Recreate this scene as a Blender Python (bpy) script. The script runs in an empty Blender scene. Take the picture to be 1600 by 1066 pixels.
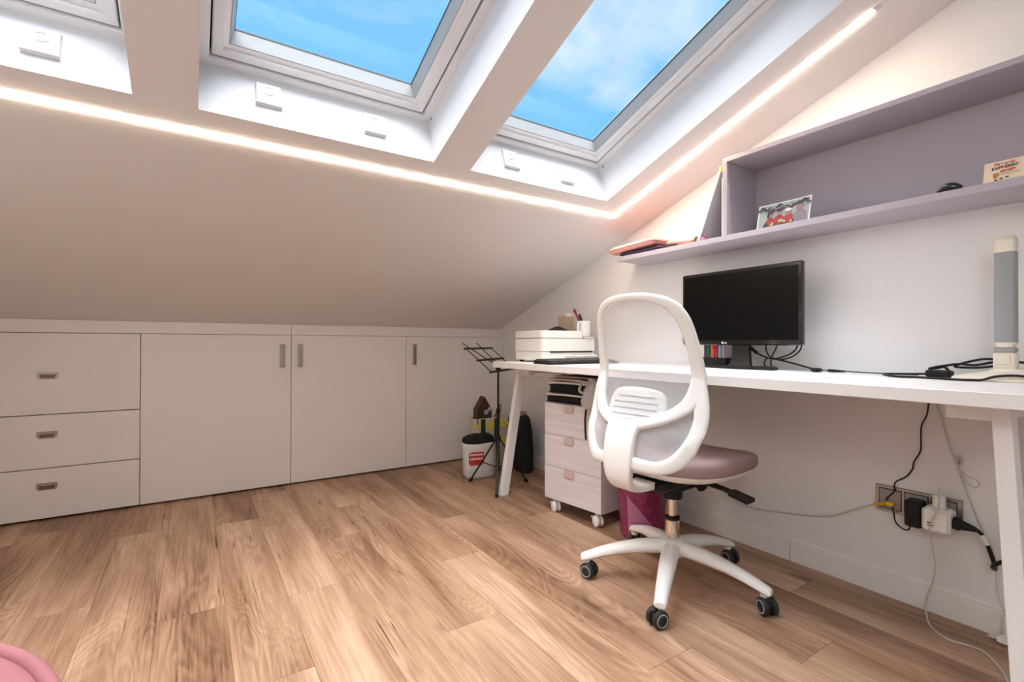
import bpy, math, random
from mathutils import Vector, Matrix
random.seed(7)
SC = bpy.context.scene
COL = SC.collection
R = math.radians

# ------------------------------------------------------------------ camera
cam_d = bpy.data.cameras.new('camera')
cam_d.sensor_width = 36.0
cam_d.lens = 757.987 * 36.0 / 1600.0
cam_d.clip_start = 0.02
cam = bpy.data.objects.new('camera', cam_d)
COL.objects.link(cam)
yaw, pitch, roll = .5826, .0053, .0027
f0 = Vector((math.sin(yaw), math.cos(yaw), 0)); r0 = Vector((math.cos(yaw), -math.sin(yaw), 0)); u0 = Vector((0, 0, 1))
fw = f0 * math.cos(pitch) + u0 * math.sin(pitch)
u2 = u0 * math.cos(pitch) - f0 * math.sin(pitch)
rt = r0 * math.cos(roll) + u2 * math.sin(roll)
up = u2 * math.cos(roll) - r0 * math.sin(roll)
m3 = Matrix((rt, up, -fw)).transposed()
cam.matrix_world = Matrix.Translation((-1.9776, -3.1577, .85)) @ m3.to_4x4()
SC.camera = cam

# ------------------------------------------------------------------ exposure
SC.view_settings.view_transform = 'Standard'
SC.view_settings.look = 'None'
SC.view_settings.gamma = 1.0
SC.view_settings.use_curve_mapping = False
SC.view_settings.exposure = 0.0

# ------------------------------------------------------------------ sky
SKY_STRENGTH = 1.05
SUN_STRENGTH = 18.0
LED_STRENGTH = 98.0
FILL_STRENGTH = 22.0
world = bpy.data.worlds.new('sky'); SC.world = world
world.use_nodes = True
wn = world.node_tree; wn.nodes.clear()
def WN(t, **k):
    n = wn.nodes.new(t)
    for a, b in k.items(): setattr(n, a, b)
    return n
tc = WN('ShaderNodeTexCoord')
mp = WN('ShaderNodeMapping'); mp.inputs['Scale'].default_value = (1.1, 1.9, 2.4); mp.inputs['Location'].default_value = (.35, .1, .3)
nz = WN('ShaderNodeTexNoise'); nz.inputs['Scale'].default_value = 2.1; nz.inputs['Detail'].default_value = 7; nz.inputs['Roughness'].default_value = .56
nz.inputs['Distortion'].default_value = .35
rp = WN('ShaderNodeValToRGB')
rp.color_ramp.elements[0].position = .44; rp.color_ramp.elements[0].color = (0, 0, 0, 1)
rp.color_ramp.elements[1].position = .80; rp.color_ramp.elements[1].color = (1, 1, 1, 1)
mx = WN('ShaderNodeMix', data_type='RGBA')
mx.inputs[6].default_value = (.21, .60, 1.04, 1); mx.inputs[7].default_value = (.92, .96, 1.0, 1)
bg = WN('ShaderNodeBackground'); bg.inputs['Strength'].default_value = SKY_STRENGTH
wo = WN('ShaderNodeOutputWorld')
wn.links.new(tc.outputs['Generated'], mp.inputs['Vector']); wn.links.new(mp.outputs[0], nz.inputs['Vector'])
wn.links.new(nz.outputs['Fac'], rp.inputs['Fac']); wn.links.new(rp.outputs['Color'], mx.inputs[0])
wn.links.new(mx.outputs[2], bg.inputs['Color']); wn.links.new(bg.outputs[0], wo.inputs['Surface'])

# ------------------------------------------------------------------ hazy sun, very soft
sun_d = bpy.data.lights.new('sun', 'SUN'); sun_d.energy = SUN_STRENGTH; sun_d.angle = R(75); sun_d.color = (.94, .985, 1.05)
sun = bpy.data.objects.new('sun', sun_d); COL.objects.link(sun)
sun.rotation_euler = Vector((.06, .16, -1)).to_track_quat('-Z', 'Y').to_euler()

# ------------------------------------------------------------------ materials
MATS = {}
def mat(name, col, rough=.5, metal=0, bump=0, bscale=200, var=0, spec=.5, coat=0):
    m = bpy.data.materials.new(name); m.use_nodes = True
    nt = m.node_tree; b = nt.nodes['Principled BSDF']
    b.inputs['Base Color'].default_value = (*col, 1); b.inputs['Roughness'].default_value = rough
    b.inputs['Metallic'].default_value = metal; b.inputs['Specular IOR Level'].default_value = spec
    b.inputs['Coat Weight'].default_value = coat
    t = nt.nodes.new('ShaderNodeTexCoord'); n = nt.nodes.new('ShaderNodeTexNoise')
    n.inputs['Scale'].default_value = bscale; n.inputs['Detail'].default_value = 3
    nt.links.new(t.outputs['Object'], n.inputs['Vector'])
    if bump:
        bp = nt.nodes.new('ShaderNodeBump'); bp.inputs['Strength'].default_value = bump; bp.inputs['Distance'].default_value = .002
        nt.links.new(n.outputs['Fac'], bp.inputs['Height']); nt.links.new(bp.outputs[0], b.inputs['Normal'])
    if var:
        n2 = nt.nodes.new('ShaderNodeTexNoise'); n2.inputs['Scale'].default_value = 6; n2.inputs['Detail'].default_value = 4
        nt.links.new(t.outputs['Object'], n2.inputs['Vector'])
        mr = nt.nodes.new('ShaderNodeMix'); mr.data_type = 'RGBA'
        mr.inputs[6].default_value = (*[c * (1 - var) for c in col], 1); mr.inputs[7].default_value = (*[min(1, c * (1 + var)) for c in col], 1)
        nt.links.new(n2.outputs['Fac'], mr.inputs[0]); nt.links.new(mr.outputs[2], b.inputs['Base Color'])
    MATS[name] = m
    return m
def emit(name, col, s):
    m = bpy.data.materials.new(name); m.use_nodes = True; nt = m.node_tree; nt.nodes.clear()
    e = nt.nodes.new('ShaderNodeEmission'); e.inputs['Color'].default_value = (*col, 1); e.inputs['Strength'].default_value = s
    o = nt.nodes.new('ShaderNodeOutputMaterial'); nt.links.new(e.outputs[0], o.inputs['Surface'])
    return m
def glassy(name, col=(1, 1, 1), clear=.93, rough=.0, diffuse=None):
    m = bpy.data.materials.new(name); m.use_nodes = True; nt = m.node_tree; nt.nodes.clear()
    t = nt.nodes.new('ShaderNodeBsdfTransparent'); t.inputs['Color'].default_value = (*col, 1)
    if diffuse:
        g = nt.nodes.new('ShaderNodeBsdfDiffuse'); g.inputs['Color'].default_value = (*diffuse, 1)
    else:
        g = nt.nodes.new('ShaderNodeBsdfGlossy'); g.inputs['Roughness'].default_value = rough
    x = nt.nodes.new('ShaderNodeMixShader'); x.inputs[0].default_value = 1 - clear
    o = nt.nodes.new('ShaderNodeOutputMaterial')
    nt.links.new(t.outputs[0], x.inputs[1]); nt.links.new(g.outputs[0], x.inputs[2]); nt.links.new(x.outputs[0], o.inputs['Surface'])
    return m

M_WALL = mat('wall_paint', (.80, .785, .78), .75, bump=.06, bscale=120)
M_CEIL = mat('ceiling_paint', (.79, .775, .77), .8, bump=.05, bscale=120)
M_CAB = mat('cabinet_lacquer', (.80, .765, .74), .42, bump=.02, bscale=300)
M_TRIM = mat('white_trim', (.84, .82, .80), .45)
M_FRAME = mat('window_white', (.84, .84, .84), .35)
M_PLATE = mat('control_white', (.70, .70, .69), .4)
M_BEAD = mat('grey_bead', (.34, .34, .335), .5)
M_DARKGAP = mat('rubber_gasket', (.02, .02, .02), .7)
M_DESK = mat('desk_white', (.86, .85, .85), .38, bump=.03, bscale=90)
M_LILAC = mat('lilac_board', (.46, .41, .455), .5)
M_STEEL = mat('brushed_steel', (.40, .36, .33), .33, metal=1, bump=.1, bscale=400)
M_CHROME = mat('chrome', (.75, .72, .68), .08, metal=1)
M_BLACK = mat('black_plastic', (.008, .008, .008), .5, spec=.3)
M_GLOSS = mat('gloss_black', (.006, .006, .006), .12, coat=.6)
M_SCREEN = mat('screen_black', (.003, .003, .003), .28, spec=.12)
M_WPLAST = mat('white_plastic', (.86, .84, .80), .35)
M_CHAIRW = mat('chair_white_plastic', (.86, .85, .82), .33)
M_CREAM = mat('cream_plastic', (.82, .75, .62), .35)
M_GREYPL = mat('grey_plastic', (.32, .32, .33), .4)
M_LGREY = mat('light_grey_plastic', (.62, .62, .62), .4)
M_SEAT = mat('dusty_rose_fabric', (.40, .27, .27), .9, bump=.5, bscale=900, var=.12)
M_PINKV = mat('pink_velvet', (.40, .150, .158), .8, bump=.3, bscale=500, var=.2)
M_RUBBER = mat('caster_black', (.015, .015, .016), .55)
M_TAB = mat('tab_leather', (.62, .50, .46), .6, bump=.1)
M_TABP = mat('tab_leather_pink', (.66, .46, .44), .6, bump=.1)
M_GREYRUB = mat('caster_grey', (.30, .31, .33), .6)
M_PAPER = mat('paper_white', (.80, .78, .74), .7)
M_KRAFT = mat('kraft_card', (.42, .31, .24), .8, bump=.2, bscale=250, var=.2)
M_DARKFAB = mat('dark_fabric', (.008, .010, .010), .9, bump=.3, bscale=300)
M_BLACKBAG = mat('black_cloth', (.006, .005, .008), .85)
M_BAGW = mat('bag_white', (.66, .64, .63), .45, bump=.25, bscale=40, var=.06)
M_RED = mat('print_red', (.50, .03, .03), .5)
M_YEL = mat('print_yellow', (.75, .58, .06), .6)
M_GREEN = mat('strap_green', (.010, .035, .015), .8)
M_YCAB = mat('yellow_boot', (.72, .46, .02), .45)
M_PINKC = mat('case_pink', (.74, .36, .32), .6, bump=.1)
M_NAVY = mat('notebook_navy', (.03, .02, .06), .5)
M_CARD = mat('card_cream', (.80, .64, .46), .6)
M_INK = mat('ink_black', (.02, .02, .02), .6)
M_INKG = mat('ink_grey', (.30, .30, .27), .6)
M_ORANGE = mat('ink_brown', (.50, .20, .04), .6)
M_SKIN = mat('print_skin', (.27, .14, .14), .6)
M_COAT = mat('print_coat_red', (.30, .012, .02), .6)
M_SNOW = mat('print_snow', (.27, .30, .28), .6)
M_PDARK = mat('print_dark', (.025, .02, .025), .6)
M_PGREY = mat('print_grey', (.17, .15, .19), .6)
M_PGRN = mat('print_green', (.25, .40, .18), .6)
M_SUB = mat('subfloor', (.05, .03, .02), .9)
M_LED = emit('led_light', (1.0, .82, .63), LED_STRENGTH)
M_FILL = emit('fill_light', (.92, .97, 1.0), FILL_STRENGTH)  # glow of the added fill globe behind the viewer
M_GLASS = glassy('window_glass', (1, 1, 1), .975)
M_MESH = glassy('chair_mesh_weave', (1, 1, 1), .50, diffuse=(.66, .66, .67))
M_BIN = bpy.data.materials.new('magenta_translucent'); M_BIN.use_nodes = True
_b = M_BIN.node_tree.nodes['Principled BSDF']; _b.inputs['Base Color'].default_value = (.42, .035, .15, 1); _b.inputs['Roughness'].default_value = .25
_nz = M_BIN.node_tree.nodes.new('ShaderNodeTexNoise'); _nz.inputs['Scale'].default_value = 14; _nz.inputs['Detail'].default_value = 5
_rp = M_BIN.node_tree.nodes.new('ShaderNodeValToRGB')
_rp.color_ramp.elements[0].position = .35; _rp.color_ramp.elements[0].color = (.22, .018, .07, 1)
_rp.color_ramp.elements[1].position = .75; _rp.color_ramp.elements[1].color = (.34, .05, .14, 1)
M_BIN.node_tree.links.new(_nz.outputs['Fac'], _rp.inputs['Fac']); M_BIN.node_tree.links.new(_rp.outputs['Color'], _b.inputs['Base Color'])
M_CLEARBAG = glassy('thin_plastic_bag', (1, 1, 1), .35, diffuse=(.72, .72, .74))
M_CABLEW = mat('cable_white', (.62, .59, .55), .5)

def wood_mat():
    m = bpy.data.materials.new('oak_laminate'); m.use_nodes = True
    nt = m.node_tree; L = nt.links; b = nt.nodes['Principled BSDF']
    def N(t, **k):
        n = nt.nodes.new(t)
        for a, c in k.items(): setattr(n, a, c)
        return n
    def math_(op, a, c=None, d=None):
        n = N('ShaderNodeMath', operation=op)
        for i, v in enumerate((a, c, d)):
            if v is None: continue
            if isinstance(v, (int, float)): n.inputs[i].default_value = v
            else: L.new(v, n.inputs[i])
        return n.outputs[0]
    tc = N('ShaderNodeTexCoord'); oi = N('ShaderNodeObjectInfo')
    off = N('ShaderNodeCombineXYZ')
    L.new(math_('MULTIPLY', oi.outputs['Random'], 37.0), off.inputs[0]); L.new(math_('MULTIPLY', oi.outputs['Random'], 91.0), off.inputs[1]); L.new(math_('MULTIPLY', oi.outputs['Random'], 53.0), off.inputs[2])
    add = N('ShaderNodeVectorMath', operation='ADD'); L.new(tc.outputs['Object'], add.inputs[0]); L.new(off.outputs[0], add.inputs[1])
    def noise(sc, scale, detail, rough=.5, dist=0):
        mp = N('ShaderNodeMapping'); mp.inputs['Scale'].default_value = sc; L.new(add.outputs[0], mp.inputs['Vector'])
        n = N('ShaderNodeTexNoise'); n.inputs['Scale'].default_value = scale; n.inputs['Detail'].default_value = detail
        n.inputs['Roughness'].default_value = rough; n.inputs['Distortion'].default_value = dist
        L.new(mp.outputs[0], n.inputs['Vector']); return n.outputs['Fac']
    broad = noise((6.0, .8, 1), 1.3, 3, .5, .4)
    fine = noise((60, 1.6, 1), 2.2, 6, .65)
    fibre = noise((190, 5, 1), 2.0, 3, .6)
    cont = noise((5.2, 1.0, 1), 1.15, 2, .45, .8)
    rings = math_('SINE', math_('ADD', math_('MULTIPLY', cont, 120.0), math_('MULTIPLY', fine, 3.0)))
    rings = math_('MULTIPLY', math_('ADD', rings, 1.0), .5)
    ringmask = noise((4.2, .9, 1), 1.2, 2)
    rm = N('ShaderNodeMapRange'); rm.inputs['From Min'].default_value = .42; rm.inputs['From Max'].default_value = .60; L.new(ringmask, rm.inputs['Value'])
    bm_ = N('ShaderNodeMapRange'); bm_.inputs['From Min'].default_value = .30; bm_.inputs['From Max'].default_value = .70; L.new(broad, bm_.inputs['Value'])
    v = math_('ADD', math_('MULTIPLY', bm_.outputs[0], .30), .16)
    v = math_('ADD', v, math_('MULTIPLY', fine, .44))
    v = math_('SUBTRACT', math_('ADD', v, math_('MULTIPLY', fibre, .14)), .12)
    v = math_('SUBTRACT', v, math_('MULTIPLY', math_('MULTIPLY', rings, rm.outputs[0]), .10))
    v = math_('ADD', v, math_('MULTIPLY', math_('SUBTRACT', oi.outputs['Random'], .5), .07))
    # knots
    mpv = N('ShaderNodeMapping'); mpv.inputs['Scale'].default_value = (5.0, 1.7, 1); L.new(add.outputs[0], mpv.inputs['Vector'])
    dn = N('ShaderNodeTexNoise'); dn.inputs['Scale'].default_value = 3.0; dn.inputs['Detail'].default_value = 3; L.new(mpv.outputs[0], dn.inputs['Vector'])
    ad2 = N('ShaderNodeVectorMath', operation='MULTIPLY_ADD'); L.new(dn.outputs['Color'], ad2.inputs[0]); ad2.inputs[1].default_value = (.32, .32, 0); L.new(mpv.outputs[0], ad2.inputs[2])
    vo = N('ShaderNodeTexVoronoi'); vo.inputs['Scale'].default_value = .82; vo.inputs['Randomness'].default_value = 1; L.new(ad2.outputs[0], vo.inputs['Vector'])
    km = N('ShaderNodeMapRange'); km.inputs['From Min'].default_value = .0; km.inputs['From Max'].default_value = .17; km.inputs['To Min'].default_value = 1; km.inputs['To Max'].default_value = 0
    L.new(vo.outputs['Distance'], km.inputs['Value'])
    v = math_('SUBTRACT', v, math_('MULTIPLY', math_('MULTIPLY', km.outputs[0], km.outputs[0]), math_('MULTIPLY', fine, .80)))
    # cracks along the grain
    cr = noise((7.0, .17, 1), 1.5, 4, .55, .10)
    ca = math_('ABSOLUTE', math_('SUBTRACT', cr, .52))
    cm = N('ShaderNodeMapRange'); cm.inputs['From Min'].default_value = .0; cm.inputs['From Max'].default_value = .0075; cm.inputs['To Min'].default_value = 1; cm.inputs['To Max'].default_value = 0; L.new(ca, cm.inputs['Value'])
    gate = noise((3, 2.6, 1), 1.0, 2); gm = N('ShaderNodeMapRange'); gm.inputs['From Min'].default_value = .55; gm.inputs['From Max'].default_value = .66; L.new(gate, gm.inputs['Value'])
    v = math_('SUBTRACT', v, math_('MULTIPLY', math_('MULTIPLY', cm.outputs[0], gm.outputs[0]), .34))
    rp = N('ShaderNodeValToRGB'); cr_ = rp.color_ramp
    cr_.elements[0].position = .14; cr_.elements[0].color = (.075, .032, .014, 1)
    cr_.elements[1].position = .68; cr_.elements[1].color = (.60, .41, .285, 1)
    e = cr_.elements.new(.34); e.color = (.265, .145, .082, 1)
    e = cr_.elements.new(.50); e.color = (.425, .258, .162, 1)
    L.new(v, rp.inputs['Fac']); L.new(rp.outputs['Color'], b.inputs['Base Color'])
    rr = N('ShaderNodeMapRange'); rr.inputs['To Min'].default_value = .52; rr.inputs['To Max'].default_value = .38; L.new(fine, rr.inputs['Value']); L.new(rr.outputs[0], b.inputs['Roughness'])
    b.inputs['Specular IOR Level'].default_value = .4
    bp = N('ShaderNodeBump'); bp.inputs['Strength'].default_value = .12; bp.inputs['Distance'].default_value = .001; L.new(v, bp.inputs['Height']); L.new(bp.outputs[0], b.inputs['Normal'])
    return m
M_OAK = wood_mat()
def ash_mat():
    m = bpy.data.materials.new('whitewashed_wood'); m.use_nodes = True
    nt = m.node_tree; L = nt.links; b = nt.nodes['Principled BSDF']
    tc = nt.nodes.new('ShaderNodeTexCoord'); mp = nt.nodes.new('ShaderNodeMapping'); mp.inputs['Scale'].default_value = (60, 3, 70)
    n = nt.nodes.new('ShaderNodeTexNoise'); n.inputs['Scale'].default_value = 1.0; n.inputs['Detail'].default_value = 6; n.inputs['Distortion'].default_value = .5
    r = nt.nodes.new('ShaderNodeValToRGB'); r.color_ramp.elements[0].position = .3; r.color_ramp.elements[0].color = (.69, .64, .65, 1)
    r.color_ramp.elements[1].position = .6; r.color_ramp.elements[1].color = (.78, .73, .74, 1)
    L.new(tc.outputs['Object'], mp.inputs[0]); L.new(mp.outputs[0], n.inputs['Vector']); L.new(n.outputs['Fac'], r.inputs[0]); L.new(r.outputs[0], b.inputs['Base Color'])
    b.inputs['Roughness'].default_value = .5
    return m
M_ASH = ash_mat()

# ------------------------------------------------------------------ mesh helpers
def wmat(o):
    m = Matrix.LocRotScale(o.location, o.rotation_euler, None)
    return wmat(o.parent) @ m if o.parent else m
def tag(o, label=None, cat=None, group=None, kind=None):
    if label: o['label'] = label
    if cat: o['category'] = cat
    if group: o['group'] = group
    if kind: o['kind'] = kind
    return o
def empty(name, loc, rz=0, label=None, cat=None, group=None, kind=None):
    o = bpy.data.objects.new(name, None); COL.objects.link(o)
    o.empty_display_size = .05; o.location = loc; o.rotation_euler = (0, 0, rz)
    return tag(o, label, cat, group, kind)
class MB:
    def __init__(s): s.v = []; s.f = []; s.m = []; s.cur = 0
    def add(s, vs, fs):
        k = len(s.v); s.v += [Vector(p) for p in vs]
        s.f += [tuple(i + k for i in f) for f in fs]; s.m += [s.cur] * len(fs)
        return s
    def hexa(s, p):   # 8 points: bottom 4 ccw, top 4
        return s.add(p, [(3, 2, 1, 0), (4, 5, 6, 7), (0, 1, 5, 4), (1, 2, 6, 5), (2, 3, 7, 6), (3, 0, 4, 7)])
    def box(s, x0, x1, y0, y1, z0, z1):
        return s.hexa([(x0, y0, z0), (x1, y0, z0), (x1, y1, z0), (x0, y1, z0), (x0, y0, z1), (x1, y0, z1), (x1, y1, z1), (x0, y1, z1)])
    def bbox(s, x0, x1, y0, y1, z0, z1, b=.003):   # bevelled box: chamfer on all edges
        b = min(b, (x1 - x0) * .45, (y1 - y0) * .45, (z1 - z0) * .45)
        def ring(z, i):
            a, c, d, e = x0 + i, x1 - i, y0 + i, y1 - i
            k = b
            return [(a + k, d, z), (c - k, d, z), (c, d + k, z), (c, e - k, z), (c - k, e, z), (a + k, e, z), (a, e - k, z), (a, d + k, z)]
        rs = [ring(z0, b), ring(z0 + b, 0), ring(z1 - b, 0), ring(z1, b)]
        return s.rings(rs, True)
    def rings(s, rs, caps=True, loop=False):
        n = len(rs[0]); vs = [p for r in rs for p in r]; fs = []
        m = len(rs)
        for i in range(m if loop else m - 1):
            for j in range(n):
                a = i * n + j; b = i * n + (j + 1) % n; i2 = (i + 1) % m
                fs.append((a, b, i2 * n + (j + 1) % n, i2 * n + j))
        if caps and not loop:
            fs.append(tuple(reversed(range(n)))); fs.append(tuple((m - 1) * n + j for j in range(n)))
        return s.add(vs, fs)
    def tube(s, pts, rad, n=8, closed=False, smooth_path=True, sub=6):
        pts = [Vector(p) for p in pts]
        if smooth_path and len(pts) > 2: pts = spline(pts, sub, closed)
        m = len(pts); rs = []; prev = None
        for i, p in enumerate(pts):
            if closed: t = pts[(i + 1) % m] - pts[i - 1]
            else: t = pts[min(i + 1, m - 1)] - pts[max(i - 1, 0)]
            t.normalize()
            if prev is None:
                a = Vector((0, 0, 1)) if abs(t.z) < .9 else Vector((1, 0, 0))
                u = t.cross(a).normalized()
            else:
                u = (prev - t * prev.dot(t)).normalized()
            prev = u; w = t.cross(u)
            r = rad(i / max(1, m - 1)) if callable(rad) else rad
            rs.append([p + (u * math.cos(2 * math.pi * j / n) + w * math.sin(2 * math.pi * j / n)) * r for j in range(n)])
        return s.rings(rs, True, closed)
    def lathe(s, prof, c=(0, 0, 0), n=24, axis=None):   # prof: (r, h)
        c = Vector(c); ax = Vector(axis or (0, 0, 1)).normalized()
        a = Vector((1, 0, 0)) if abs(ax.x) < .9 else Vector((0, 1, 0))
        u = ax.cross(a).normalized(); w = ax.cross(u)
        return s.rings([[c + ax * h + (u * math.cos(2 * math.pi * j / n) + w * math.sin(2 * math.pi * j / n)) * max(r, 1e-4) for j in range(n)] for r, h in prof], True)
    def prism(s, poly, d):
        d = Vector(d); n = len(poly); a = [Vector(p) for p in poly]
        return s.rings([a, [p + d for p in a]], True)
    def strip(s, A, B, th, closed=False, n=12, e=.55):  # rounded bar between two edge curves
        A = [Vector(p) for p in A]; B = [Vector(p) for p in B]; m = len(A); rs = []
        for i in range(m):
            mid = (A[i] + B[i]) / 2; h = (B[i] - A[i]) / 2
            if closed: t = (A[(i + 1) % m] + B[(i + 1) % m]) - (A[i - 1] + B[i - 1])
            else: t = (A[min(i + 1, m - 1)] + B[min(i + 1, m - 1)]) - (A[max(i - 1, 0)] + B[max(i - 1, 0)])
            nn = t.cross(h).normalized()
            tt = th(i / (m - 1)) if callable(th) else th
            r = []
            for j in range(n):
                q = 2 * math.pi * j / n; cq, sq = math.cos(q), math.sin(q)
                r.append(mid + h * math.copysign(abs(cq) ** e, cq) + nn * tt / 2 * math.copysign(abs(sq) ** e, sq))
            rs.append(r)
        return s.rings(rs, True, closed)
    def quad(s, a, b, c, d): return s.add([a, b, c, d], [(0, 1, 2, 3)])
    def build(s, name, mt, parent=None, smooth=None, local=False, bevel=0):
        me = bpy.data.meshes.new(name)
        v = s.v
        o = bpy.data.objects.new(name, me); COL.objects.link(o)
        if parent:
            o.parent = parent
            if not local:
                inv = wmat(parent).inverted(); v = [inv @ p for p in v]
        else:
            lo = Vector([min(p[i] for p in v) for i in range(3)]); hi = Vector([max(p[i] for p in v) for i in range(3)])
            c = Vector(((lo.x + hi.x) / 2, (lo.y + hi.y) / 2, lo.z)); o.location = c; v = [p - c for p in v]
        me.from_pydata([tuple(p) for p in v], [], s.f); 
        mts = mt if isinstance(mt, (list, tuple)) else [mt]
        for q in mts: me.materials.append(q)
        if len(mts) > 1: me.polygons.foreach_set('material_index', s.m)
        me.validate(); me.update()
        import bmesh
        bm = bmesh.new(); bm.from_mesh(me); bmesh.ops.recalc_face_normals(bm, faces=bm.faces); bm.to_mesh(me); bm.free()
        if smooth is not None:
            me.shade_smooth() if hasattr(me, 'shade_smooth') else None
            me.set_sharp_from_angle(angle=R(smooth))
        if bevel:
            bv = o.modifiers.new('bevel', 'BEVEL'); bv.width = bevel; bv.segments = 2; bv.limit_method = 'ANGLE'
        return o
def spline(P, sub=6, closed=False):
    out = []; n = len(P)
    rng = range(n if closed else n - 1)
    for i in rng:
        p0 = P[i - 1] if (closed or i > 0) else P[0]; p1 = P[i]; p2 = P[(i + 1) % n]; p3 = P[(i + 2) % n] if (closed or i + 2 < n) else P[-1]
        for k in range(sub):
            t = k / sub
            out.append(.5 * ((2 * p1) + (p2 - p0) * t + (2 * p0 - 5 * p1 + 4 * p2 - p3) * t * t + (3 * p1 - p0 - 3 * p2 + p3) * t ** 3))
    if not closed: out.append(P[-1])
    return out
def resample(P, n):
    P = [Vector(p) for p in P]; L = [0]
    for a, b in zip(P, P[1:]): L.append(L[-1] + (b - a).length)
    out = []; j = 0
    for i in range(n):
        d = L[-1] * i / (n - 1)
        while j < len(P) - 2 and L[j + 1] < d: j += 1
        t = (d - L[j]) / max(1e-9, L[j + 1] - L[j]); out.append(P[j].lerp(P[j + 1], min(1, t)))
    return out
def bx(name, x0, x1, y0, y1, z0, z1, m, parent=None, b=.002, **k):
    q = MB(); (q.bbox(x0, x1, y0, y1, z0, z1, b) if b else q.box(x0, x1, y0, y1, z0, z1))
    return q.build(name, m, parent, **k)
def clone(o, parent, loc=None, rot=None):
    c = o.copy(); COL.objects.link(c); c.parent = parent
    if loc is not None: c.location = loc
    if rot is not None: c.rotation_euler = rot
    for ch in [x for x in bpy.data.objects if x.parent == o]: clone(ch, c)
    return c
def text(name, body, size, org, xd, yd, m, parent, italic=0, bold=0):
    cu = bpy.data.curves.new(name, 'FONT'); cu.body = body; cu.size = size; cu.align_x = 'CENTER'; cu.shear = italic; cu.offset = bold
    tmp = bpy.data.objects.new(name + '_src', cu); COL.objects.link(tmp)
    dg = bpy.context.evaluated_depsgraph_get(); me = bpy.data.meshes.new_from_object(tmp.evaluated_get(dg))
    xd, yd, org = Vector(xd), Vector(yd), Vector(org)
    vs = [org + xd * v.co.x + yd * v.co.y for v in me.vertices]; fs = [tuple(p.vertices) for p in me.polygons]
    bpy.data.objects.remove(tmp); bpy.data.curves.remove(cu); bpy.data.meshes.remove(me)
    q = MB(); q.add(vs, fs); return q.build(name, m, parent)

# ------------------------------------------------------------------ room shell
TH, ZS = .3459, .9622
CT, ST = math.cos(TH), math.sin(TH)
def roof(x, s, h): return Vector((x, -s * CT + h * ST, ZS + s * ST + h * CT))
XL, YB = -2.93, -4.3
# floor
fl = MB(); fl.box(XL - .1, .1, YB - .1, .35, -.05, -.009)
floor = tag(fl.build('floor', M_SUB), kind='structure', label='oak laminate floor of long planks with knots and cracks')
PW, PL = .1805, 1.29
joint = {0: -1.857, -1: -.962, -2: -1.385, -3: -.515, -4: -1.333, -5: -.445, 1: -1.425, 2: -2.297, 3: -1.86, 4: -1.21, 5: -2.05, 6: -1.0, 7: -1.7, -6: -1.1, -7: -.2, -8: -1.6, -9: -.8}
for k in range(-9, 8):
    xa, xb = max(XL, -1.343 + PW * k), min(0, -1.343 + PW * (k + 1))
    if xb - xa < .01: continue
    y = joint[k]
    while y < .2: y += PL
    while y > YB:
        ya, yb = max(YB, y - PL), min(.2, y)
        if yb - ya > .02:
            q = MB(); q.box(xa + .0004, xb - .0004, ya + .0005, yb - .0005, -.009, 0)
            p = q.build('plank', M_OAK)
            p.parent = floor; p.matrix_parent_inverse = Matrix.Translation(-floor.location)
        y -= PL
# walls
def wallbox(name, label, *a):
    q = MB(); q.box(*a); return tag(q.build(name, M_WALL), kind='structure', label=label)
def gable(name, label, x0, x1):
    zt = lambda y: ZS - y * math.tan(TH) + .12
    q = MB(); q.prism([(x0, YB - .1, -.05), (x0, .35, -.05), (x0, .35, zt(.35)), (x0, YB - .1, zt(YB - .1))], (x1 - x0, 0, 0))
    return tag(q.build(name, M_WALL), kind='structure', label=label)
gable('wall_right', 'white painted gable wall behind the desk', 0, .1)
gable('wall_left', 'white painted wall opposite the desk', XL - .1, XL)
wallbox('wall_back', 'white painted wall behind the viewer', XL, 0, YB - .1, YB, -.05, 2.62)
wallbox('wall_front', 'low knee wall behind the built-in cabinets', XL, 0, .2, .3, -.05, .9)
# sloped ceiling with three skylight wells
WX = [(-2.835, -2.115), (-1.967, -1.245), (-1.095, -.377)]
S0, S1 = 1.62, 2.80
xs = [XL - .1, WX[0][0], WX[0][1], WX[1][0], WX[1][1], WX[2][0], WX[2][1], .1]
ss = [-.35, S0, S1, 4.9]; HT = .27
q = MB()
for i in range(7):
    for j in range(3):
        a, b, c, d = xs[i], xs[i + 1], ss[j], ss[j + 1]
        if j == 1 and i in (1, 3, 5):
            for (p0, p1) in (((a, c), (b, c)), ((b, c), (b, d)), ((b, d), (a, d)), ((a, d), (a, c))):
                q.quad(roof(p0[0], p0[1], 0), roof(p1[0], p1[1], 0), roof(p1[0], p1[1], HT), roof(p0[0], p0[1], HT))
        else:
            for h in (0, HT):
                q.quad(roof(a, c, h), roof(b, c, h), roof(b, d, h), roof(a, d, h))
tag(q.build('ceiling', M_CEIL), kind='structure', label='sloping white attic ceiling with three skylight wells')

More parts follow.
